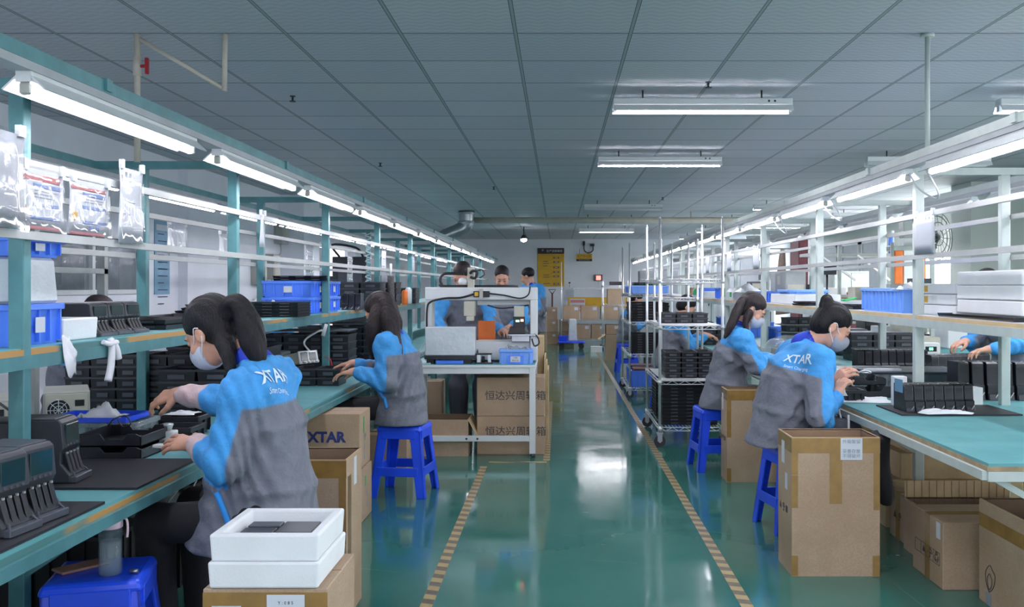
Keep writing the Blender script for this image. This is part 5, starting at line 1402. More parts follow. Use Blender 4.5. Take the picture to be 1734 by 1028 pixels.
# ------------------------------------------------------------ far shelf cart with cartons
wire_cart('far chrome shelf rack full of cartons before the wall', .08, 1.46, 22.0, 22.6, (.17, .62, 1.36), 1.95)
far = [('cardboard carton on the middle shelf of the far rack, nearest the tall post', .12, .5, .625, .32, 0), ('cardboard carton on the middle shelf of the far rack, second', .54, .93, .625, .32, 0), ('cardboard carton on the middle shelf of the far rack, third', 1.0, 1.42, .625, .32, 0),
       ('upper cardboard carton on the top shelf of the far rack', 1.1, 1.44, 1.365, .0, 0),
       ('cardboard carton on the bottom shelf of the far rack, first', .42, .75, .175, .33, 0), ('cardboard carton on the bottom shelf of the far rack, second', .78, 1.1, .175, .33, 0), ('cardboard carton on the bottom shelf of the far rack, third', 1.12, 1.44, .175, .33, 0)]
for l, a, b, z, h, _ in far:
    if h == 0: continue
    t = carton(l, a, 22.05, b, 22.5, h, z=z, open_=False, tape='top')
    MB().box((b - a) / 2 - .12, -.2265, h - .1, (b - a) / 2 - .03, -.225, h - .03).build('paper_label', 'paper', t)
t = carton('carton hanging high between rack and wire cart at the far end', 1.15, 22.05, 1.55, 22.5, .34, z=1.03, open_=False, tape='top')
wire_cart('second far rack beside the first, holding one carton and black parts', 1.0, 1.58, 20.9, 21.4, (.3, 1.0, 1.42), 1.5)
t.location = (1.3, 21.15, 1.005)
tag(MB().box(-.15, -.1, 0, .15, .1, .08).build('black_tray_pile', 'black', loc=(1.3, 21.15, 1.425)), 'black tray on top of the second far rack', 'tray')
for k, (a, b, z) in enumerate(((-.35, .0, 0), (-.35, .0, .3), (-.33, -.02, .6), (.02, .38, 0), (.03, .36, .3), (-.72, -.4, 0))):
    t = carton('brown carton in the floor stack left of the far rack, %s' % ('bottom by the truck', 'middle by the truck', 'top by the truck', 'bottom by the rack', 'upper by the rack', 'lone one behind the table')[k], a, 22.7, b, 23.0, .295, z=z, open_=False, tape='top')
    MB().box(.04, -.1515, .2, .11, -.15, .25).build('paper_label', 'paper', t)
t = thing('platform_trolley', 'blue platform trolley under the far rack with a clear bag', 'trolley', (.3, 21.3, 0))
MB().box(-.3, -.25, .13, .3, .3, .17).build('deck', 'blue_deep', t, bevel=.01)
for x in (-.22, .22):
    for y in (-.18, .2): MB().cyl((x, y - .02, .06), (x, y + .02, .06), .06, n=12).box(x - .01, y - .01, .06, x + .01, y + .01, .135).build('wheel', 'rubber', t)
tag(MB().frustum(-.1, -.1, .1, .1, 0, .5, .02, .02).build('clear_bag', 'plastic_bag', loc=(.33, 21.3, .1705), bevel=.02), 'tall clear bag standing on the blue platform trolley', 'bag')
crate('dark blue bin at the foot of the clear bag', .02, 21.1, .2, 21.3, .1705, .12, 'blue_deep', labels=False, name='blue_bin', cat='bin')
carton('open crumpled carton in the aisle beside the far blue stool', .9, 17.9, 1.14, 18.3, .48, tape=None, flaps=True)
tag(MB().box(-.12, -.1, 0, .12, .1, .12).build('small_box', 'white', loc=(.82, 20.2, 0)), 'small white box on the floor before the far rack', 'box')
tag(MB().box(-.2, -.15, 0, .2, .15, .08).build('blue_pallet', 'blue_light', loc=(1.2, 20.55, 0)), 'light blue pallet on the floor before the far rack', 'pallet')
t = thing('cardboard_tray_stack', 'white carton with labels standing behind the far worker', 'carton', (-.62, 20.5, 0))
MB().box(-.2, -.2, 0, .2, .2, .75).build('body', 'kraft', t); MB().box(-.18, -.202, .76, .2, .15, 1.0).build('top_box', 'white', t); MB().box(-.1, -.21, .8, .05, -.202, .95).build('label', 'doc_red', t)
t.name = 'labelled_carton'
t.location.x = -.45

# ------------------------------------------------------------ beyond the pale bench: cabinets, shelves, machines by the right wall
t = thing('bracket_shelf', 'grey bracket shelf unit on posts beyond the pale bench', 'shelf', (4.7, 15.4, 0))
MB().box(-.7, -.25, 1.88, .75, .25, 1.93).box(-.6, -.2, 1.22, .75, .25, 1.26).box(-.6, -.2, .8, .75, .25, .84).build('board', 'shelf_grey', t)
for x in (-.55, .7):
    for y in (-.15, .2): MB().box(x - .02, y - .02, 0, x + .02, y + .02, 2.3).build('post', 'white_paint', t)
MB().bar((.1, -.25, 1.9), (.65, -.15, 1.5), .03, .03).bar((-.5, -.25, 1.9), (.1, -.15, 1.5), .03, .03).build('brace', 'white_paint', t)
for k, (x, z, w, h, m, nm) in enumerate(((-.3, 1.261, .5, .12, 'white', 'box'), (.35, 1.261, .4, .08, 'shelf_grey', 'box'), (-.35, .841, .3, .26, 'beige', 'box'), (.05, .841, .22, .3, 'black', 'box'), (.45, .841, .3, .12, 'white', 'box'))):
    tag(MB().box(-w / 2, -.12, 0, w / 2, .12, h).build('storage_box', m, loc=(4.7 + x, 15.35, z), bevel=.006), '%s box on the bracket shelf unit' % ('long white', 'flat grey', 'beige', 'upright black', 'low white')[k], 'box')
tag(MB().cyl((0, 0, 0), (0, 0, .28), .035, n=10).build('blue_bottle', 'blue', loc=(5.35, 15.2, 1.931)), 'tall blue bottle on top of the bracket shelf unit', 'bottle')
t = thing('red_cabinet', 'dark red steel cabinet behind the bracket shelf unit', 'cabinet', (4.25, 16.6, 0))
MB().box(-.1, -.3, 0, .16, .3, 2.35).box(.16, -.25, 0, 1.1, .3, 1.3).build('body', 'dark_red', t, bevel=.01)
MB().box(.2, -.26, .3, .6, -.25, 1.2).box(.64, -.26, .3, 1.05, -.25, 1.2).build('door', 'dark_red', t, bevel=.003)
t = thing('orange_lifter', 'orange and white column lift standing before the bright window', 'machine', (5.35, 14.6, 0))
MB().box(-.18, -.1, 0, -.06, .1, 1.95).box(.22, -.1, 0, .3, .1, 1.95).build('orange_column', 'orange', t, bevel=.01)
MB().box(-.04, -.08, 0, .12, .08, 2.15).box(.14, -.08, 0, .2, .08, 2.1).build('white_column', 'white_paint', t, bevel=.01)
MB().box(-.3, -.2, 1.95, .38, .2, 2.02).box(-.05, -.1, 2.15, .12, .1, 2.4).build('top_unit', 'shelf_grey', t, bevel=.01)
MB().box(-.35, -.3, .0, .42, .3, .25).build('base', 'dark_metal', t, bevel=.01)
t = thing('hanging_coats', 'brownish coats hanging against the far right wall', 'coat', (5.0, 20.6, 0))
MB().tube([(-.1, 0, 2.2), (-.12, 0, 1.9), (-.14, 0, 1.2), (-.1, 0, .8)], [.05, .16, .2, .16], 10, smooth_pts=4).build('coat', 'brown_cloth', t)
MB().tube([(.25, 0, 2.2), (.23, 0, 1.9), (.2, 0, 1.2), (.24, 0, .8)], [.05, .15, .18, .14], 10, smooth_pts=4).build('coat', 'cloth_white', t)
MB().cyl((-.4, 0, 2.22), (.5, 0, 2.22), .015, n=8).cyl((-.4, 0, 0), (-.4, 0, 2.25), .015, n=8).cyl((.5, 0, 0), (.5, 0, 2.25), .015, n=8).build('coat_rail', 'shelf_grey', t)
for k, (x, y, w, h, m) in enumerate(((4.1, 21.5, .9, 2.1, 'wall_panel'), (3.6, 18.2, .6, 1.2, 'shelf_grey'), (5.7, 18.6, .7, 1.7, 'shelf_grey'), (3.9, 24.4, 1.2, 2.0, 'white_paint'), (2.6, 24.6, 1.0, 1.8, 'wall_panel'))):
    t = thing('steel_cabinet', '%s steel cabinet beyond the pale bench line' % ('tall pale double door', 'low grey', 'tall grey window side', 'wide white far wall', 'pale blue far wall')[k], 'cabinet', (x, y, 0))
    MB().box(-w / 2, -.22, 0, w / 2, .22, h).build('body', m, t, bevel=.006)
    for s in (-1, 1):
        d = MB().box(min(0, s * (w / 2 - .02)) + (.004 if s > 0 else 0), -.235, .06, max(0, s * (w / 2 - .02)) - (.004 if s < 0 else 0), -.22, h - .04).build('door', m, t, bevel=.004)
        MB().box(s * .05 - .01, -.255, h * .45, s * .05 + .01, -.235, h * .55).build('handle', 'dark_metal', d)
t = thing('wall_fan', 'large grey wall fan with wire guard beside the pale green wall', 'fan', (4.85, 12.1, 2.02), R(35))
mb = MB()
for rr in (.1, .2, .28, .33): mb.tube([(rr * math.cos(q * math.pi / 12), -.04 * (1 - rr / .4), rr * math.sin(q * math.pi / 12)) for q in range(25)], .006, 5)
for q in range(16): mb.cyl((0, -.04, 0), (.33 * math.cos(q * math.pi / 8), 0, .33 * math.sin(q * math.pi / 8)), .003, n=4)
mb.build('guard', 'shelf_grey', t)
for q in range(3):
    a = q * 2 * math.pi / 3
    MB().bar((0, .03, 0), (.28 * math.cos(a), .05, .28 * math.sin(a)), .1, .008).build('blade', 'slate', t)
MB().cyl((0, .02, 0), (0, .2, 0), .08, n=14).bar((0, .2, 0), (.25, .3, .02), .06, .06).box(.2, .22, -.12, .34, .34, .14).build('motor', 'shelf_grey', t)
# second pale bench beyond the aisle on the far side, seen through the racks
t = thing('side_bench', 'plain grey steel bench beyond the pale line, under the bracket shelf', 'workbench', (4.2, 11.2, 0))
MB().box(-.4, -1.6, .72, .4, 1.8, .76).build('worktop', 'bench_mat', t)
for x in (-.36, .36):
    for y in (-1.5, 1.7): MB().box(x - .02, y - .02, 0, x + .02, y + .02, 2.0).build('post', 'grey_paint', t)
MB().box(-.4, -1.6, 1.2, .0, 1.8, 1.23).build('shelf', 'shelf_grey', t)
for k, (y, h, m) in enumerate(((9.9, .2, 'white'), (10.5, .12, 'slate'), (11.2, .25, 'beige'), (11.9, .14, 'white'), (12.5, .2, 'black'))):
    tag(MB().box(-.15, -.2, 0, .15, .2, h).build('equipment_box', m, loc=(4.15, y, .761), bevel=.008), '%s box on the plain grey side bench' % ('white near', 'flat dark', 'beige', 'low white', 'black far')[k], 'box')
    tag(MB().box(-.12, -.16, 0, .12, .16, h * .8).build('shelf_box', ('blue', 'white', 'shelf_grey', 'white', 'beige')[k], loc=(4.0, y, 1.231), bevel=.006), '%s box on the shelf of the plain side bench' % ('blue', 'white nearer', 'grey', 'white farther', 'beige')[k], 'box')
for k, (x, y, h, m) in enumerate(((3.55, 9.5, .9, 'beige'), (3.6, 12.9, 1.1, 'white_paint'), (3.65, 14.4, .85, 'shelf_grey'), (3.5, 16.4, 1.05, 'white_paint'))):
    t = thing('equipment_cabinet', '%s floor machine standing beyond the pale bench' % ('low beige', 'white', 'low grey', 'farther white')[k], 'machine', (x, y, 0))
    MB().box(-.2, -.25, 0, .2, .25, h).build('body', m, t, bevel=.01)
    MB().box(-.14, -.26, h - .3, .14, -.25, h - .08).build('panel', 'slate', t)
    MB().cyl((.1, .1, h), (.1, .1, h + .5), .015, n=8).boxc((.1, .05, h + .52), (.2, .12, .12)).build('lamp_arm', 'dark_metal', t)
t = thing('cardboard_parcel', 'pale green plant-like tray of small parts on the shelf behind the bun', 'tray', (2.25, 7.3, zr))
MB().tub(-.15, -.25, 0, .15, .25, .05, .006).build('shell', 'white_plastic', t); MB().tube([(-.1, -.2, .05), (0, -.1, .07), (-.05, 0, .05), (.08, .1, .07), (0, .2, .05)], .009, 6, smooth_pts=4).build('parts', 'green', t)
t['label'] = 'white tray with greenish parts on the pale shelf behind the bun'
t.name = 'parts_tray'
# ------------------------------------------------------------ figures: a distance field per surface, meshed as one continuous skin
class Vol:
    def __init__(s, lo, hi, h):
        s.lo = np.array(lo, float); s.h = h
        s.n = np.maximum(4, np.ceil((np.array(hi, float) - s.lo) / h).astype(int) + 1)
        s.d = np.full(s.n, 9.0, np.float32)
    def grid(s, lo, hi):
        a = np.maximum(0, np.floor((np.array(lo) - s.lo) / s.h).astype(int)); b = np.minimum(s.n, np.ceil((np.array(hi) - s.lo) / s.h).astype(int) + 1)
        if (b <= a).any(): return None, None
        ax = [s.lo[i] + s.h * np.arange(a[i], b[i]) for i in range(3)]
        return tuple(slice(a[i], b[i]) for i in range(3)), np.stack(np.meshgrid(*ax, indexing='ij'), -1)
    def op(s, fn, lo, hi, k, mode='u'):
        pad = k + 2.5 * s.h + .004
        sl, P = s.grid(np.array(lo) - pad, np.array(hi) + pad)
        if sl is None: return
        b = fn(P); a = s.d[sl]
        if mode == 'u':
            k = max(k, 1e-4); h = np.clip(.5 + .5 * (a - b) / k, 0, 1)
            s.d[sl] = a * (1 - h) + b * h - k * h * (1 - h)
        elif mode == 's':
            k = max(k, 1e-4); b = -b; h = np.clip(.5 - .5 * (a - b) / k, 0, 1)
            s.d[sl] = a * (1 - h) + b * h + k * h * (1 - h)
    def cone(s, a, b, ra, rb, k=.01, mode='u'):
        a = np.array(a, float); b = np.array(b, float); ba = b - a; L = max(ba @ ba, 1e-9); r = max(ra, rb)
        def fn(P):
            t = np.clip(((P - a) @ ba) / L, 0, 1)
            return np.linalg.norm(P - a - t[..., None] * ba, axis=-1) - (ra + (rb - ra) * t)
        s.op(fn, np.minimum(a, b) - r, np.maximum(a, b) + r, k, mode)
    def ell(s, c, r, M=None, k=.01, mode='u'):
        c = np.array(c, float); r = np.array(r, float); M = np.eye(3) if M is None else np.array(M)
        def fn(P):
            q = (P - c) @ M
            k0 = np.linalg.norm(q / r, axis=-1); k1 = np.linalg.norm(q / r ** 2, axis=-1) + 1e-9
            return k0 * (k0 - 1) / k1
        R_ = r.max(); s.op(fn, c - R_, c + R_, k, mode)
    def loft(s, pts, radii, xdir, k=.03, ex=2.4):
        """chain of elliptical cross-sections; xdir: the wide direction at each point"""
        for i in range(len(pts) - 1):
            a, b = np.array(pts[i], float), np.array(pts[i + 1], float); ba = b - a; L = np.linalg.norm(ba); w = ba / L
            x = np.array(xdir, float); x = x - w * (x @ w); x /= np.linalg.norm(x); y = np.cross(w, x)
            (ax, ay), (bx, by) = radii[i], radii[i + 1]
            def fn(P, a=a, w=w, L=L, x=x, y=y, ax=ax, ay=ay, bx=bx, by=by):
                q = P - a; u = q @ w; t = np.clip(u / L, 0, 1); e = np.abs(u - t * L)
                rx = ax + (bx - ax) * t; ry = ay + (by - ay) * t; m = np.minimum(rx, ry)
                f = (np.abs(q @ x / rx) ** ex + np.abs(q @ y / ry) ** ex) ** (1 / ex)
                return np.sqrt(np.maximum((f - 1) * m, 0) ** 2 + e ** 2) + np.minimum((f - 1) * m, 0)
            r = max(ax, ay, bx, by)
            s.op(fn, np.minimum(a, b) - r, np.maximum(a, b) + r, k)
    def cut(s, p, n, k=.004):
        """removes the side the normal points to"""
        p = np.array(p, float); n = np.array(n, float); n = n / np.linalg.norm(n)
        sl, P = s.grid(s.lo, s.lo + s.h * s.n)
        s.d[sl] = np.maximum(s.d[sl], (P - p) @ n)
    def warp(s, fn):
        sl, P = s.grid(s.lo, s.lo + s.h * s.n)
        near = np.abs(s.d[sl]) < .05
        add = np.zeros_like(s.d[sl]); add[near] = fn(P[near]); s.d[sl] += add
    def mesh(s, name, m, smooth=1):
        d = s.d; sg = d < 0
        n = np.array(d.shape)
        c = np.zeros(n - 1, np.int8)
        for o in np.ndindex(2, 2, 2): c += sg[o[0]:n[0] - 1 + o[0], o[1]:n[1] - 1 + o[1], o[2]:n[2] - 1 + o[2]].astype(np.int8)
        act = (c > 0) & (c < 8)
        idx = np.argwhere(act)
        if not len(idx): raise RuntimeError('empty ' + name)
        vid = -np.ones(n - 1, np.int64); vid[act] = np.arange(len(idx))
        acc = np.zeros((len(idx), 3)); cnt = np.zeros(len(idx))
        cs = list(np.ndindex(2, 2, 2))
        for i, a in enumerate(cs):
            for b in cs[i + 1:]:
                if sum(abs(a[k] - b[k]) for k in range(3)) != 1: continue
                da = d[idx[:, 0] + a[0], idx[:, 1] + a[1], idx[:, 2] + a[2]]; db = d[idx[:, 0] + b[0], idx[:, 1] + b[1], idx[:, 2] + b[2]]
                x = (da < 0) != (db < 0)
                t = np.where(x, da / np.where(x, da - db, 1), 0)
                acc += np.where(x[:, None], np.array(a) + t[:, None] * (np.array(b) - np.array(a)), 0); cnt += x
        V = s.lo + s.h * (idx + acc / cnt[:, None])
        Q = []
        for ax in range(3):
            u, v = (ax + 1) % 3, (ax + 2) % 3
            sl0 = [slice(None)] * 3; sl1 = [slice(None)] * 3
            sl0[ax] = slice(0, n[ax] - 1); sl1[ax] = slice(1, n[ax])
            A, B = sg[tuple(sl0)], sg[tuple(sl1)]
            e = np.argwhere(A != B)
            e = e[(e[:, u] > 0) & (e[:, u] < n[u] - 1) & (e[:, v] > 0) & (e[:, v] < n[v] - 1)]
            fl = A[e[:, 0], e[:, 1], e[:, 2]]
            def g(du, dv):
                q = e.copy(); q[:, u] += du; q[:, v] += dv
                return vid[q[:, 0], q[:, 1], q[:, 2]]
            q = np.stack([g(-1, -1), g(0, -1), g(0, 0), g(-1, 0)], 1)
            q[~fl] = q[~fl][:, ::-1]
            Q.append(q)
        Q = np.concatenate(Q); Q = Q[(Q >= 0).all(1)]
        # light smoothing towards the mean of neighbours
        for _ in range(smooth):
            sm = np.zeros_like(V); ct = np.zeros(len(V))
            for i in range(4):
                a, b = Q[:, i], Q[:, (i + 1) % 4]
                np.add.at(sm, a, V[b]); np.add.at(ct, a, 1); np.add.at(sm, b, V[a]); np.add.at(ct, b, 1)
            V = V * .5 + .5 * sm / np.maximum(ct, 1)[:, None]
        me = bpy.data.meshes.new(name)
        me.vertices.add(len(V)); me.vertices.foreach_set('co', V.astype(np.float32).ravel())
        me.loops.add(len(Q) * 4); me.loops.foreach_set('vertex_index', Q.ravel().astype(np.int32))
        me.polygons.add(len(Q)); me.polygons.foreach_set('loop_start', np.arange(0, len(Q) * 4, 4, dtype=np.int32))
        me.polygons.foreach_set('use_smooth', np.ones(len(Q), bool))
        me.update(calc_edges=True); me.validate()
        me.materials.append(MATS[m])
        o = bpy.data.objects.new(name, me); COL.objects.link(o)
        return o, V

def unit(v):
    v = np.array(v, float); return v / np.linalg.norm(v)

def hand(vol, wr, dr, nrm, side, curl=.5, spread=.12, pinch=False):
    """five fingers from a palm; dr: towards the fingers, nrm: out of the back of the hand, side: +1 if the thumb lies along cross(dr, nrm)"""
    d = unit(dr); n = unit(np.array(nrm) - d * (np.array(nrm) @ d)); s = np.cross(d, n) * side
    wr = np.array(wr, float)
    k0 = [wr + d * .082 + s * .028, wr + d * .088 + s * .009, wr + d * .084 - s * .010, wr + d * .076 - s * .028]
    for q in k0: vol.cone(wr + (q - wr) * .12, q, .019, .0115, .012)
    vol.cone(wr - d * .03, wr + d * .02, .026, .024, .015)
    LEN = [(.040, .024, .02), (.044, .028, .021), (.041, .026, .02), (.032, .02, .018)]
    for i, q in enumerate(k0):
        ang = 0; p = q; r = .0098 - (.001 if i == 3 else 0)
        c = curl * (1 + .12 * i)
        if pinch and i == 0: c = curl * .9
        out = unit(d + s * spread * (1.2 - .8 * i))
        for j, L in enumerate(LEN[i]):
            ang += c * (.75 if j == 0 else .95)
            v = out * math.cos(ang) - n * math.sin(ang)
            e = p + v * L
            vol.cone(p, e, r, r * .9, .003); p = e; r *= .9
    b0 = wr + d * .02 + s * .022
    b1 = b0 + unit(d * .6 + s * .7 - n * .35) * .042
    b2 = b1 + unit(d * .85 + s * .1 - n * .5) * .032
    b3 = b2 + unit(d * .8 - s * .2 - n * .55) * .024
    vol.cone(b0, b1, .016, .0125, .01); vol.cone(b1, b2, .0118, .0105, .004); vol.cone(b2, b3, .0105, .008, .003)

JC = {'blue': lin('45a3ea'), 'grey': lin('777b87'), 'cuff': lin('d9bfc0'), 'navy': lin('1b2f96')}

def person(label, P):
    """P: joints in world space. N neck, S1/S2 shoulders, E1/E2 elbows, W1/W2 wrists (1 = the side nearer the camera), H hem, head c/f/u"""
    h = P.get('res', .006); hj = P.get('jres', h * 1.6)
    A = lambda k: np.array(P[k], float)
    N, H = A('N'), A('H')
    root = unit(A('S1') - A('S2'))
    f = unit(P['f']); u = np.array(P.get('u', (0, 0, 1)), float); u = unit(u - f * (u @ f)); r = np.cross(f, u)
    M = np.stack([r, f, u], 1)                    # columns: right, forward, up
    c = A('head')
    L = lambda x, y, z: c + M @ np.array([x, y, z])
    pts = [A(k) for k in ('N', 'S1', 'S2', 'E1', 'E2', 'W1', 'W2', 'H', 'head')] + [A('W1') + unit(P['D1']) * .2, A('W2') + unit(P['D2']) * .2]
    lo = np.min(pts, 0) - .16; hi = np.max(pts, 0) + .17
    # body: head, neck, trunk core, arms and hands in one skin
    b = Vol(lo, hi, h)
    chest = N + (H - N) * .3
    b.ell(L(0, -.012, .045), (.074, .094, .082), M, .01)
    b.ell(L(0, .032, -.005), (.060, .060, .085), M, .02)
    b.ell(L(0, .042, -.065), (.044, .044, .042), M, .025)
    b.ell(L(0, .074, -.088), (.018, .016, .016), M, .015)
    b.cone(L(0, .09, .012), L(0, .109, -.024), .007, .0125, .012)
    b.ell(L(0, .080, .030), (.048, .014, .012), M, .012)
    for s_ in (-1, 1):
        b.ell(L(s_ * .03, .098, .010), (.017, .012, .010), M, .008, 's')
        b.ell(L(s_ * .03, .083, .009), (.013, .010, .009), M, .004)
        b.ell(L(s_ * .016, .100, -.026), (.008, .008, .007), M, .005)
        b.ell(L(s_ * .042, .06, -.03), (.022, .022, .022), M, .02)
        b.ell(L(s_ * .077, -.008, -.004), (.009, .020, .032), M, .004)
        b.ell(L(s_ * .088, -.002, .002), (.006, .011, .018), M, .003, 's')
    b.ell(L(0, .092, -.050), (.021, .010, .0075), M, .006)
    b.cone(L(0, -.02, -.05), N + np.array([0, 0, -.01]), .050, .056, .02)
    b.cone(N, chest, .06, .09, .03); b.cone(chest, H + unit(N - H) * .14, .09, .10, .03)
    for i in ('1', '2'):
        b.cone(N + np.array([0, 0, -.03]), A('S' + i), .05, .042, .02); b.cone(A('S' + i), A('E' + i), .042, .034, .02)
        b.cone(A('E' + i), A('W' + i), .034, .024, .015)
        hand(b, A('W' + i), P['D' + i], P['B' + i], P['T' + i], P.get('C' + i, .5))
    body, _ = b.mesh('person', 'skin', 1)
    tag(body, label, 'person')
    def part(o, parent=body):
        o.parent = parent; return o
    # eyes and brows
    if P.get('eyes', True):
        mb = MB()
        for s_ in (-1, 1):
            e = MB()
            e.tube([L(s_ * (.016), .0925, .006), L(s_ * .03, .096, .003), L(s_ * .043, .087, .006)], .0028, 6, smooth_pts=3)
            part(e.build('eye', 'hair_black', fix=True))
            e = MB(); e.tube([L(s_ * .015, .0975, .027), L(s_ * .03, .0965, .033), L(s_ * .046, .083, .028)], [.002, .0035, .0015], 6, smooth_pts=3)
            part(e.build('eyebrow', 'hair_black'))
        if not P.get('mask'):
            e = MB(); e.tube([L(-.02, .099, -.05), L(0, .1035, -.0505), L(.02, .099, -.05)], [.0015, .003, .0015], 6, smooth_pts=3)
            part(e.build('lips', 'lip'))
    # hair
    hv = Vol(np.min([lo, c - .2], 0), np.max([hi, c + .2], 0), h * 1.1)
    st = P['hair']; hm = P.get('hmat', 'hair_black')
    if st == 'short':
        hv.ell(L(0, -.018, .052), (.080, .098, .083), M, .01)
        hv.ell(L(0, .100, -.015), (.090, .078, .086), M, .008, 's')
        hv.ell(L(0, .06, -.06), (.1, .07, .075), M, .008, 's')
        hv.cut(L(0, 0, -.02), -u)
    else:
        hv.ell(L(0, -.022, .052), (.085, .103, .092), M, .01)
        hv.ell(L(0, -.055, -.01), (.078, .07, .075), M, .03)
        hv.ell(L(0, .10, -.035), (.072, .088, .090), M, .012, 's')
        for s_ in (-1, 1): hv.ell(L(s_ * .09, .018, -.03), (.035, .045, .05), M, .012, 's')
    for pl in P.get('locks', ()):
        pp = catmull([Vector(p[0]) for p in pl], 4); rr = np.interp(np.linspace(0, 1, len(pp)), np.linspace(0, 1, len(pl)), [p[1] for p in pl])
        for i in range(len(pp) - 1): hv.cone(pp[i], pp[i + 1], rr[i], rr[i + 1], .012)
    if st != 'short':
        hv.warp(lambda Q: .0016 * np.sin(190 * ((Q - c) @ r) + 40 * ((Q - c) @ f)) + .0012 * np.sin(330 * ((Q - c) @ r) + 25 * ((Q - c) @ u)))
    o, _ = hv.mesh('hair', hm, 1); part(o)
    # mask with ear loops
    if P.get('mask'):
        mv = Vol(c - .16, c + .16, h)
        mv.ell(L(0, .046, -.050), (.065, .075, .062), M, .01)
        mv.ell(L(0, .108, -.028), (.018, .016, .026), M, .025)
        mv.cut(L(0, .030, -.04), -f * .9 - u * .25)
        mv.cut(L(0, 0, .0), u - f * .25)
        o, _ = mv.mesh('face_mask', P['mask'], 1); part(o)
        e = MB()
        for s_ in (-1, 1):
            e.tube([L(s_ * .052, .060, -.012), L(s_ * .07, .03, -.004), L(s_ * .083, .0, .028), L(s_ * .084, -.02, .02)], .0022, 5, smooth_pts=3)
            e.tube([L(s_ * .046, .055, -.085), L(s_ * .066, .03, -.06), L(s_ * .082, -.004, -.035), L(s_ * .084, -.02, -.01)], .0022, 5, smooth_pts=3)
        part(e.build('ear_loop', 'white'), o)
    # jacket
    J = Vol(lo - .05, hi + .05, hj)
    wide = P.get('wide', 1.)
    up = N - H; X = root
    W_ = H + up * .35 + np.array(P.get('bend', (0, 0, 0))) * .6; C_ = H + up * .68 + np.array(P.get('bend', (0, 0, 0)))
    S_ = (A('S1') + A('S2')) / 2
    T_ = N + up * .0
    hr = P.get('hemr', (.21, .165))
    J.loft([H, W_, C_, S_, T_], [(hr[0] * wide, hr[1] * wide), P.get('hem2', (.195 * wide, .15 * wide)), P.get('chr', (.20 * wide, .14 * wide)), P.get('shr', (.165 * wide, .095)), (.085, .075)], X, .05)
    for i in ('1', '2'):
        S0, E0, W0 = A('S' + i), A('E' + i), A('W' + i)
        J.cone(S_ + (S0 - S_) * .5, S0, .085, .082, .04)
        J.cone(S0, E0, .080, .070, .035)
        We = W0 - unit(W0 - E0) * .03
        J.cone(E0, We, .068, .046, .02)
    def wrk(Q):
        x, y, z = Q[:, 0], Q[:, 1], Q[:, 2]
        w1 = np.sin(24 * x + 9 * np.sin(5 * z + 2 * y) + 6 * z) * np.sin(19 * y + 5 * np.sin(6 * z))
        w2 = np.sin(46 * z + 14 * np.sin(9 * x + 7 * y) + 18 * x)
        wv = np.full(len(Q), .0055) * w1
        near = np.zeros(len(Q))
        for i in ('1', '2'):
            E0 = A('E' + i); near = np.maximum(near, np.exp(-((Q - E0) ** 2).sum(1) / .02))
            S0 = A('S' + i); near = np.maximum(near, .5 * np.exp(-((Q - S0) ** 2).sum(1) / .01))
        return wv + (.0025 + .006 * near) * w2
    J.warp(wrk)
    J.cut(H + np.array([0, 0, .004]), (0, 0, -1))
    for i in ('1', '2'): pass
    o, V = J.mesh('jacket', 'uniform', 1); part(o)
    # panel colours: a yoke, blue front of the sleeve, grey back of the sleeve, cuff
    def seg(a, b2):
        ba = b2 - a; t = np.clip(((V - a) @ ba) / (ba @ ba), 0, 1); q = V - a - t[:, None] * ba
        return np.linalg.norm(q, axis=1), t, q
    col = np.tile(np.array(JC['grey']), (len(V), 1))
    tor = seg(H, N)
    yo = P.get('yoke', .19)
    yk = ((V - N) @ unit(up)) > -yo
    G_, B_ = np.array(JC['grey']), np.array(JC['blue'])
    amt = np.clip(.5 + ((V - N) @ unit(up) + yo) / .006, 0, 1)
    pink = []
    for i in ('1', '2'):
        S0, E0, W0 = A('S' + i), A('E' + i), A('W' + i)
        d1, t1, q1 = seg(S0, E0); d2, t2, q2 = seg(E0, W0)
        arm = (np.minimum(d1 - .0, d2) < .092) & (tor[0] > .13 * wide)
        fore = d2 < d1
        fr = np.array(P.get('front', f), float)
        fr = unit(fr)
        q = np.where(fore[:, None], q2, q1)
        bv_ = np.clip(.5 + ((q @ fr) - np.where(fore, P.get('cutf', -.02), P.get('cutu', -.01))) / .006, 0, 1)
        amt = np.maximum(amt, arm * bv_)
        if P.get('pinkcuff'): pink.append(np.where((d2 < .09) & fore, np.clip(.5 + (t2 - .55) / .03, 0, 1), 0))
        else: amt = np.where((d2 < .09) & fore, np.maximum(amt, np.clip(.5 + (t2 - .72) / .03, 0, 1)), amt)
    col = G_ * (1 - amt[:, None]) + B_ * amt[:, None]
    for w_ in pink: col = col * (1 - w_[:, None]) + np.array(JC['cuff']) * w_[:, None]
    a_ = o.data.color_attributes.new('Col', 'FLOAT_COLOR', 'POINT')
    a_.data.foreach_set('color', np.concatenate([col, np.ones((len(V), 1))], 1).astype(np.float32).ravel())
    # collar
    cv = Vol(N - .16, N + .16, hj * .8)
    ax = unit(L(0, -.02, -.05) - N)
    cv.cone(N - ax * .01, N + ax * .04, .070, .060, .005)
    cv.cut(N + ax * .06, ax)
    cv.cone(N + ax * .05, N + ax * .14, .052, .056, .004, 's')
    oc, _ = cv.mesh('collar', 'collar', 1); part(oc, o)
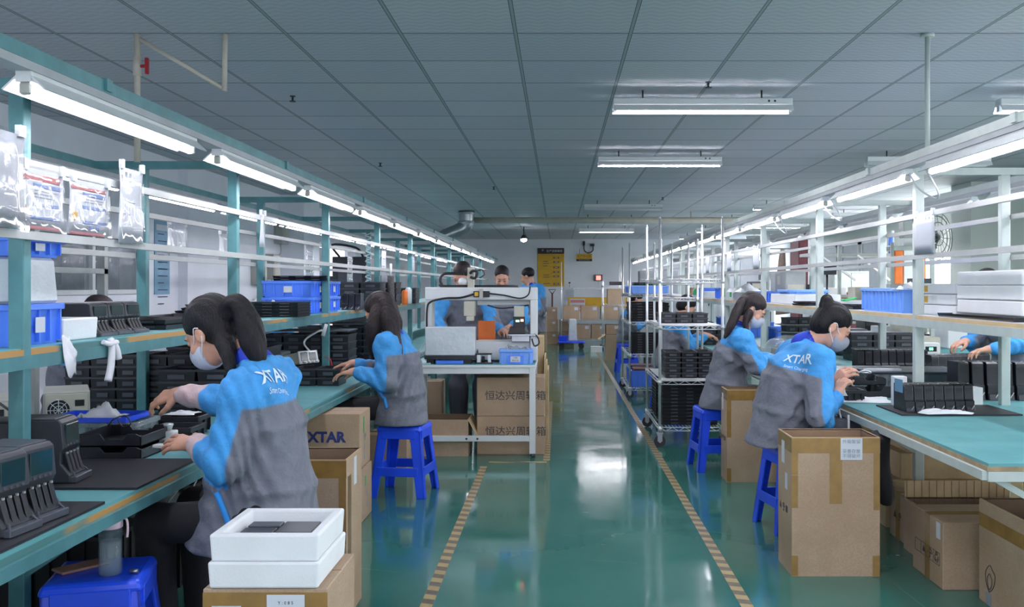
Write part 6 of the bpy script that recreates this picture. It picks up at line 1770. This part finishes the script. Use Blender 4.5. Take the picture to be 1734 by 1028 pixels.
    # pocket trim laid on the jacket
    if P.get('pocket'):
        from mathutils.bvhtree import BVHTree
        me = o.data
        bv = BVHTree.FromPolygons([v.co for v in me.vertices], [p.vertices for p in me.polygons])
        (pa, pb) = P['pocket']
        q = []
        for k in range(8):
            w_ = Vector(pa).lerp(Vector(pb), k / 7)
            hit = bv.find_nearest(w_)
            q.append(hit[0] + hit[1] * .002)
        e = MB(); e.tube(q, .011, 6)
        part(e.build('pocket_trim', 'trim_blue'), o)
    if P.get('logo'):
        from mathutils.bvhtree import BVHTree
        me = o.data
        bv = BVHTree.FromPolygons([v.co for v in me.vertices], [p.vertices for p in me.polygons])
        cen, nrm, upv, size = P['logo']
        nn = Vector(nrm).normalized(); uu = (Vector(upv) - nn * Vector(upv).dot(nn)).normalized(); xx = uu.cross(nn)
        for body_, dz, sz in (('XTAR', 0, size), ('Smart Charging', -size * .72, size * .34)):
            cu = text_mesh(body_, sz, 'logo_white', 'logo', None, depth=0, bold=sz * (.02 if sz > .05 else .008))
            import bmesh
            bm = bmesh.new(); bm.from_mesh(cu.data)
            bmesh.ops.triangulate(bm, faces=bm.faces)
            for _ in range(3):
                bmesh.ops.subdivide_edges(bm, edges=[e_ for e_ in bm.edges if e_.calc_length() > .009], cuts=1)
            bmesh.ops.triangulate(bm, faces=bm.faces)
            bm.to_mesh(cu.data); bm.free()
            for v in cu.data.vertices:
                p0 = Vector(cen) + xx * v.co.x + uu * (v.co.y + dz) + nn * .15
                hit = bv.ray_cast(p0, -nn)
                v.co = (hit[0] + nn * .0045) if hit[0] else p0 - nn * .15
            part(cu, o)
    # trousers and shoes
    if 'legs' in P:
        TV_pts = [np.array(p, float) for leg in P['legs'] for p in leg]
        tv = Vol(np.min(TV_pts + [H], 0) - .15, np.max(TV_pts + [H], 0) + .15, max(hj, .012))
        for leg in P['legs']:
            hp, kn, an = [np.array(p, float) for p in leg]
            hp = hp + np.array([0, 0, .05]); kn = kn + np.array([0, 0, .045 if hp[2] < .62 else 0]); tv.cone(hp, kn, .085, .068, .03); tv.cone(kn, an, P.get('calf', .068), P.get('calf', .068) * .8, .02)
        tv.cone(np.array(P['legs'][0][0], float) + (0, 0, .05), np.array(P['legs'][1][0], float) + (0, 0, .05), .085, .085, .04)
        ot, _ = tv.mesh('trousers', P.get('tmat', 'trouser'), 1); part(ot)
        for leg in P['legs']:
            an = np.array(leg[2], float); fd = unit(P.get('foot', (f[0], f[1], 0)))
            sv = Vol(an - .2, an + .26, .012)
            z0 = .045
            a0 = np.array([an[0], an[1], z0]); sv.cone(a0 - fd * .05, a0 + fd * .14, .04, .034, .02); sv.cone(a0, (an[0], an[1], .09), .045, .045, .02)
            sv.cut((0, 0, 0.002), (0, 0, -1))
            os_, _ = sv.mesh('shoe', 'black', 1); part(os_)
    return body

T3 = lambda *a: a
# worker 1: nearest, pony-tailed, at the teal bench
person('seated woman with high ponytail and mask, pink cuffs, nearest at the teal bench', dict(
    res=.0042, jres=.0075, N=(-1.095, 3.40, 1.12), S1=(-1.065, 3.225, 1.04), S2=(-1.065, 3.57, 1.05), E1=(-1.125, 3.19, .80), W1=(-1.30, 3.38, .835), E2=(-1.25, 3.72, .93), W2=(-1.53, 3.83, .965),
    D1=(-.90, .40, .02), B1=(.1, -.65, .75), T1=1, C1=.22, D2=(-.93, .1, -.18), B2=(-.1, -.6, .8), T2=-1, C2=.5, H=(-1.085, 3.40, .47), hemr=(.20, .235), hem2=(.185, .18), bend=(.035, 0, 0), shr=(.155, .085), chr=(.185, .135),
    head=(-1.265, 3.46, 1.225), f=(-.78, .30, -.52), u=(-.5, .15, .86), hair='pony', mask='mask', front=(-.95, -.1, .12), cutu=-.018, cutf=-.07, pinkcuff=True, yoke=.13,
    locks=[[((-1.19, 3.40, 1.295), .028), ((-1.175, 3.39, 1.335), .026), ((-1.14, 3.38, 1.335), .03), ((-1.105, 3.37, 1.265), .043), ((-1.08, 3.35, 1.20), .042), ((-1.06, 3.34, 1.145), .024), ((-1.05, 3.34, 1.11), .008)],
           [((-1.20, 3.39, 1.21), .035), ((-1.165, 3.34, 1.16), .024), ((-1.15, 3.31, 1.10), .012)]],
    pocket=((-1.17, 3.19, .70), (-1.10, 3.16, .56)), logo=((-.99, 3.28, 1.085), (.62, -.55, .55), (-.35, -.1, 1), .072),
    legs=[((-1.04, 3.28, .53), (-1.46, 3.42, .50), (-1.42, 3.40, .08)), ((-1.0, 3.48, .53), (-1.42, 3.70, .50), (-1.39, 3.68, .08))], foot=(-1, .2, 0), tmat='trouser_black'))
# worker 2: long hair, at the teal bench, on the blue stool
person('seated woman with long loose hair facing the teal bench on a blue stool', dict(
    res=.006, jres=.010, N=(-1.12, 6.40, 1.075), S1=(-1.13, 6.22, 1.01), S2=(-1.12, 6.58, 1.01), E1=(-1.12, 6.17, .775), W1=(-1.34, 6.25, .835), E2=(-1.20, 6.62, .80), W2=(-1.40, 6.50, .87),
    D1=(-1, .1, -.1), B1=(.1, 0, 1), T1=1, C1=.35, D2=(-1, -.05, -.1), B2=(0, 0, 1), T2=-1, C2=.35, H=(-1.06, 6.40, .47), hemr=(.205, .19), bend=(.045, 0, 0), wide=.95,
    head=(-1.205, 6.40, 1.22), f=(-.85, .1, -.5), u=(-.4, 0, .9), hair='long', hmat='hair_brown', front=(-1, 0, .1), yoke=.13, cutu=-.01, cutf=-.02,
    locks=[[((-1.17, 6.35, 1.29), .05), ((-1.12, 6.31, 1.18), .065), ((-1.10, 6.28, 1.08), .05), ((-1.05, 6.25, .98), .02), ((-1.04, 6.24, .93), .008)],
           [((-1.2, 6.33, 1.24), .05), ((-1.23, 6.30, 1.12), .05), ((-1.235, 6.29, 1.0), .03), ((-1.23, 6.30, .92), .01)],
           [((-1.17, 6.45, 1.29), .05), ((-1.12, 6.45, 1.15), .055), ((-1.12, 6.46, 1.05), .03)]],
    pocket=((-1.20, 6.20, .72), (-1.15, 6.18, .60)),
    legs=[((-1.05, 6.36, .53), (-1.45, 6.38, .52), (-1.42, 6.38, .08)), ((-1.05, 6.5, .53), (-1.45, 6.52, .52), (-1.42, 6.5, .08))], foot=(-1, 0, 0), tmat='trouser_black'))
# worker 3: behind the robot, head bent
person('man in grey and blue uniform bending over the desktop robot from behind', dict(
    res=.008, jres=.012, N=(-.88, 8.98, 1.40), S1=(-1.08, 8.93, 1.32), S2=(-.68, 8.93, 1.32), E1=(-1.12, 8.80, 1.07), calf=.1, W1=(-1.0, 8.62, .92), E2=(-.60, 8.72, 1.06), W2=(-.50, 8.48, 1.0),
    D1=(.5, -.8, -.2), B1=(0, 0, 1), T1=1, C1=.4, D2=(.4, -.9, 0), B2=(0, 0, 1), T2=1, C2=.4, H=(-.84, 9.02, .68), hemr=(.2, .15),
    head=(-.90, 8.86, 1.50), f=(-.35, -.75, -.6), u=(0, -.4, .9), hair='short', hmat='hair_brown', front=(0, -.6, -.2), cutu=.02, cutf=.0, yoke=.05,
    legs=[((-.94, 9.03, .78), (-.95, 9.0, .45), (-.95, 9.05, .08)), ((-.75, 9.03, .78), (-.72, 9.0, .45), (-.72, 9.05, .08))], foot=(0, -1, 0)))
person('man facing the camera with short black hair looking down behind the robot', dict(
    res=.009, jres=.014, N=(-.60, 10.2, 1.37), S1=(-.79, 10.2, 1.30), S2=(-.41, 10.2, 1.30), E1=(-.82, 10.1, 1.04), W1=(-.7, 9.88, .98), E2=(-.38, 10.1, 1.04), W2=(-.5, 9.88, .98),
    D1=(.3, -.9, 0), B1=(0, 0, 1), T1=1, D2=(-.3, -.9, 0), B2=(0, 0, 1), T2=-1, H=(-.6, 10.25, .68), hemr=(.2, .14),
    head=(-.60, 10.12, 1.49), f=(.05, -.88, -.42), u=(0, -.4, .9), hair='short', front=(0, -.3, .3), yoke=.1,
    legs=[((-.69, 10.25, .78), (-.7, 10.2, .45), (-.7, 10.25, .08)), ((-.51, 10.25, .78), (-.5, 10.2, .45), (-.5, 10.25, .08))], foot=(0, -1, 0)))
person('standing man in uniform seen from behind near the yellow wall board', dict(
    res=.009, jres=.014, N=(-.37, 13.2, 1.41), S1=(-.26, 13.06, 1.35), S2=(-.46, 13.36, 1.35), E1=(-.22, 13.0, 1.08), W1=(-.36, 12.86, .98), E2=(-.52, 13.4, 1.1), W2=(-.66, 13.3, 1.02),
    D1=(-.9, -.2, 0), B1=(0, -.3, 1), T1=1, D2=(-.9, 0, 0), B2=(0, 0, 1), T2=-1, H=(-.34, 13.2, .75), hemr=(.2, .15),
    head=(-.42, 13.2, 1.53), f=(-.88, .35, -.3), u=(-.1, 0, 1), hair='short', front=(-1, .2, .1), yoke=.17,
    legs=[((-.34, 13.1, .8), (-.34, 13.1, .45), (-.33, 13.1, .08)), ((-.36, 13.3, .8), (-.36, 13.3, .45), (-.36, 13.3, .08))], foot=(-1, 0, 0)))
# pale bench: ponytail worker
person('seated woman with side ponytail and mask at the pale bench, beside a carton', dict(
    res=.0055, jres=.009, N=(1.385, 7.15, 1.075), S1=(1.36, 6.97, 1.0), S2=(1.38, 7.33, 1.0), E1=(1.45, 6.90, .82), W1=(1.60, 6.98, .865), E2=(1.46, 7.35, .82), W2=(1.62, 7.22, .86),
    D1=(.95, .15, -.1), B1=(-.1, -.2, 1), T1=-1, C1=.5, D2=(.95, -.1, -.1), B2=(0, 0, 1), T2=1, C2=.5, H=(1.255, 7.22, .47), hemr=(.17, .19), bend=(-.03, 0, 0), wide=.95,
    head=(1.465, 7.15, 1.215), f=(.80, -.15, -.52), u=(.4, 0, .9), hair='pony', hmat='hair_brown', mask='mask', front=(1, 0, .3), cutu=-.008, cutf=-.005, yoke=.13,
    locks=[[((1.43, 7.12, 1.31), .022), ((1.38, 7.09, 1.29), .028), ((1.33, 7.05, 1.2), .035), ((1.28, 7.02, 1.1), .028), ((1.235, 7.0, 1.02), .008)],
           [((1.43, 7.08, 1.2), .035), ((1.40, 7.06, 1.12), .02), ((1.42, 7.04, 1.05), .008)]],
    pocket=((1.40, 6.97, .62), (1.36, 6.96, .52)),
    legs=[((1.25, 7.16, .53), (1.62, 7.16, .52), (1.6, 7.16, .08)), ((1.25, 7.3, .53), (1.62, 7.3, .52), (1.6, 7.3, .08))], foot=(1, 0, 0), tmat='trouser'))
# pale bench: bun worker
person('seated woman with hair in a bun and grey mask at the pale bench', dict(
    res=.0045, jres=.008, N=(1.40, 5.36, 1.075), S1=(1.43, 5.17, .995), S2=(1.38, 5.55, 1.0), E1=(1.41, 5.07, .70), W1=(1.535, 5.20, .80), E2=(1.50, 5.58, .76), W2=(1.57, 5.40, .85),
    D1=(.35, .4, .6), B1=(-.7, -.5, .5), T1=-1, C1=.5, D2=(.4, -.3, .45), B2=(.3, -.6, .7), T2=1, C2=.6, H=(1.27, 5.38, .50), hemr=(.185, .2), bend=(-.05, 0, 0), wide=1.0,
    head=(1.545, 5.33, 1.165), f=(.82, -.12, -.55), u=(.35, 0, .9), hair='bun', mask='mask_grey', front=(1, .1, .2), cutu=-.012, cutf=-.07, yoke=.15,
    locks=[[((1.52, 5.33, 1.26), .02), ((1.515, 5.33, 1.295), .034), ((1.515, 5.33, 1.325), .030)], [((1.49, 5.33, 1.295), .016), ((1.515, 5.30, 1.29), .016), ((1.545, 5.33, 1.30), .016)]],
    pocket=((1.42, 5.15, .66), (1.38, 5.14, .53)), logo=((1.33, 5.20, .99), (-.50, -.75, .45), (.2, 0, 1), .07),
    legs=[((1.27, 5.28, .56), (1.64, 5.32, .54), (1.62, 5.32, .08)), ((1.27, 5.48, .56), (1.64, 5.5, .54), (1.62, 5.5, .08))], foot=(1, 0, 0), tmat='trouser'))
# far side of the pale bench, cut by the frame
person('person cut by the frame reaching over chargers from the far side', dict(
    res=.006, jres=.010, N=(3.25, 6.95, 1.26), S1=(3.22, 6.72, 1.19), S2=(3.20, 7.12, 1.17), E1=(3.32, 6.62, 1.0), W1=(3.03, 6.62, .96), E2=(3.12, 7.05, .98), W2=(2.96, 6.86, 1.0),
    D1=(-1, .05, -.12), B1=(.1, 0, 1), T1=1, C1=.4, D2=(-.95, -.3, -.2), B2=(0, 0, 1), T2=-1, C2=.5, H=(3.42, 6.95, .62), hemr=(.15, .19), bend=(.03, 0, 0),
    head=(3.14, 6.9, 1.395), f=(-.8, -.1, -.6), u=(-.4, 0, .9), hair='short', front=(-1, 0, .1), yoke=.12,
    legs=[((3.45, 6.85, .7), (3.35, 6.85, .4), (3.4, 6.85, .08)), ((3.45, 7.05, .7), (3.35, 7.05, .4), (3.4, 7.05, .08))], foot=(-1, 0, 0)))
def sitter(label, x, y, sg, zh=1.32, hm='hair_black', hair='pony', lean=.10, res=.010, low=.47):
    """a worker sitting at a bench, facing +x or -x"""
    nx = x + sg * lean
    person(label, dict(res=res, jres=res * 1.5, N=(nx, y, zh - .26), S1=(nx, y - .18, zh - .33), S2=(nx, y + .18, zh - .33), E1=(nx + sg * .08, y - .22, zh - .55), W1=(nx + sg * .28, y - .14, .84), E2=(nx + sg * .08, y + .22, zh - .55), W2=(nx + sg * .28, y + .1, .85),
        D1=(sg, .1, -.05), B1=(0, 0, 1), T1=-sg, D2=(sg, -.1, -.05), B2=(0, 0, 1), T2=sg, H=(x, y, low), hemr=(.16, .19), bend=(-.03 * sg, 0, 0),
        head=(nx + sg * .08, y, zh - .11), f=(sg * .82, 0, -.55), u=(sg * .4, 0, .9), hair=hair, hmat=hm, front=(sg, 0, .2), yoke=.14,
        legs=[((x, y - .1, .53), (x + sg * .36, y - .1, .52), (x + sg * .34, y - .1, .08)), ((x, y + .1, .53), (x + sg * .36, y + .1, .52), (x + sg * .34, y + .1, .08))], foot=(sg, 0, 0)))
sitter('worker in grey and blue leaning at the bench behind the nearer wire cart', 1.25, 10.8, 1, 1.27, lean=.14)
sitter('worker on a blue stool beyond the farther wire cart', 1.13, 15.6, 1, 1.30, lean=.08, res=.012)
sitter('dark haired person behind the teal line, only the crown above the shelf', -3.05, 9.9, 1, 1.35, lean=.1, res=.012)
sitter('brown haired person behind the teal line near the wall window', -3.15, 6.1, 1, 1.31, hm='hair_brown', lean=.1, res=.012)
for x, y, w in ((-3.05, 9.9, 'dark haired'), (-3.15, 6.1, 'brown haired')):
    STOOL.place((x, y, 0), 'blue plastic stool under the %s person behind the teal line' % w)
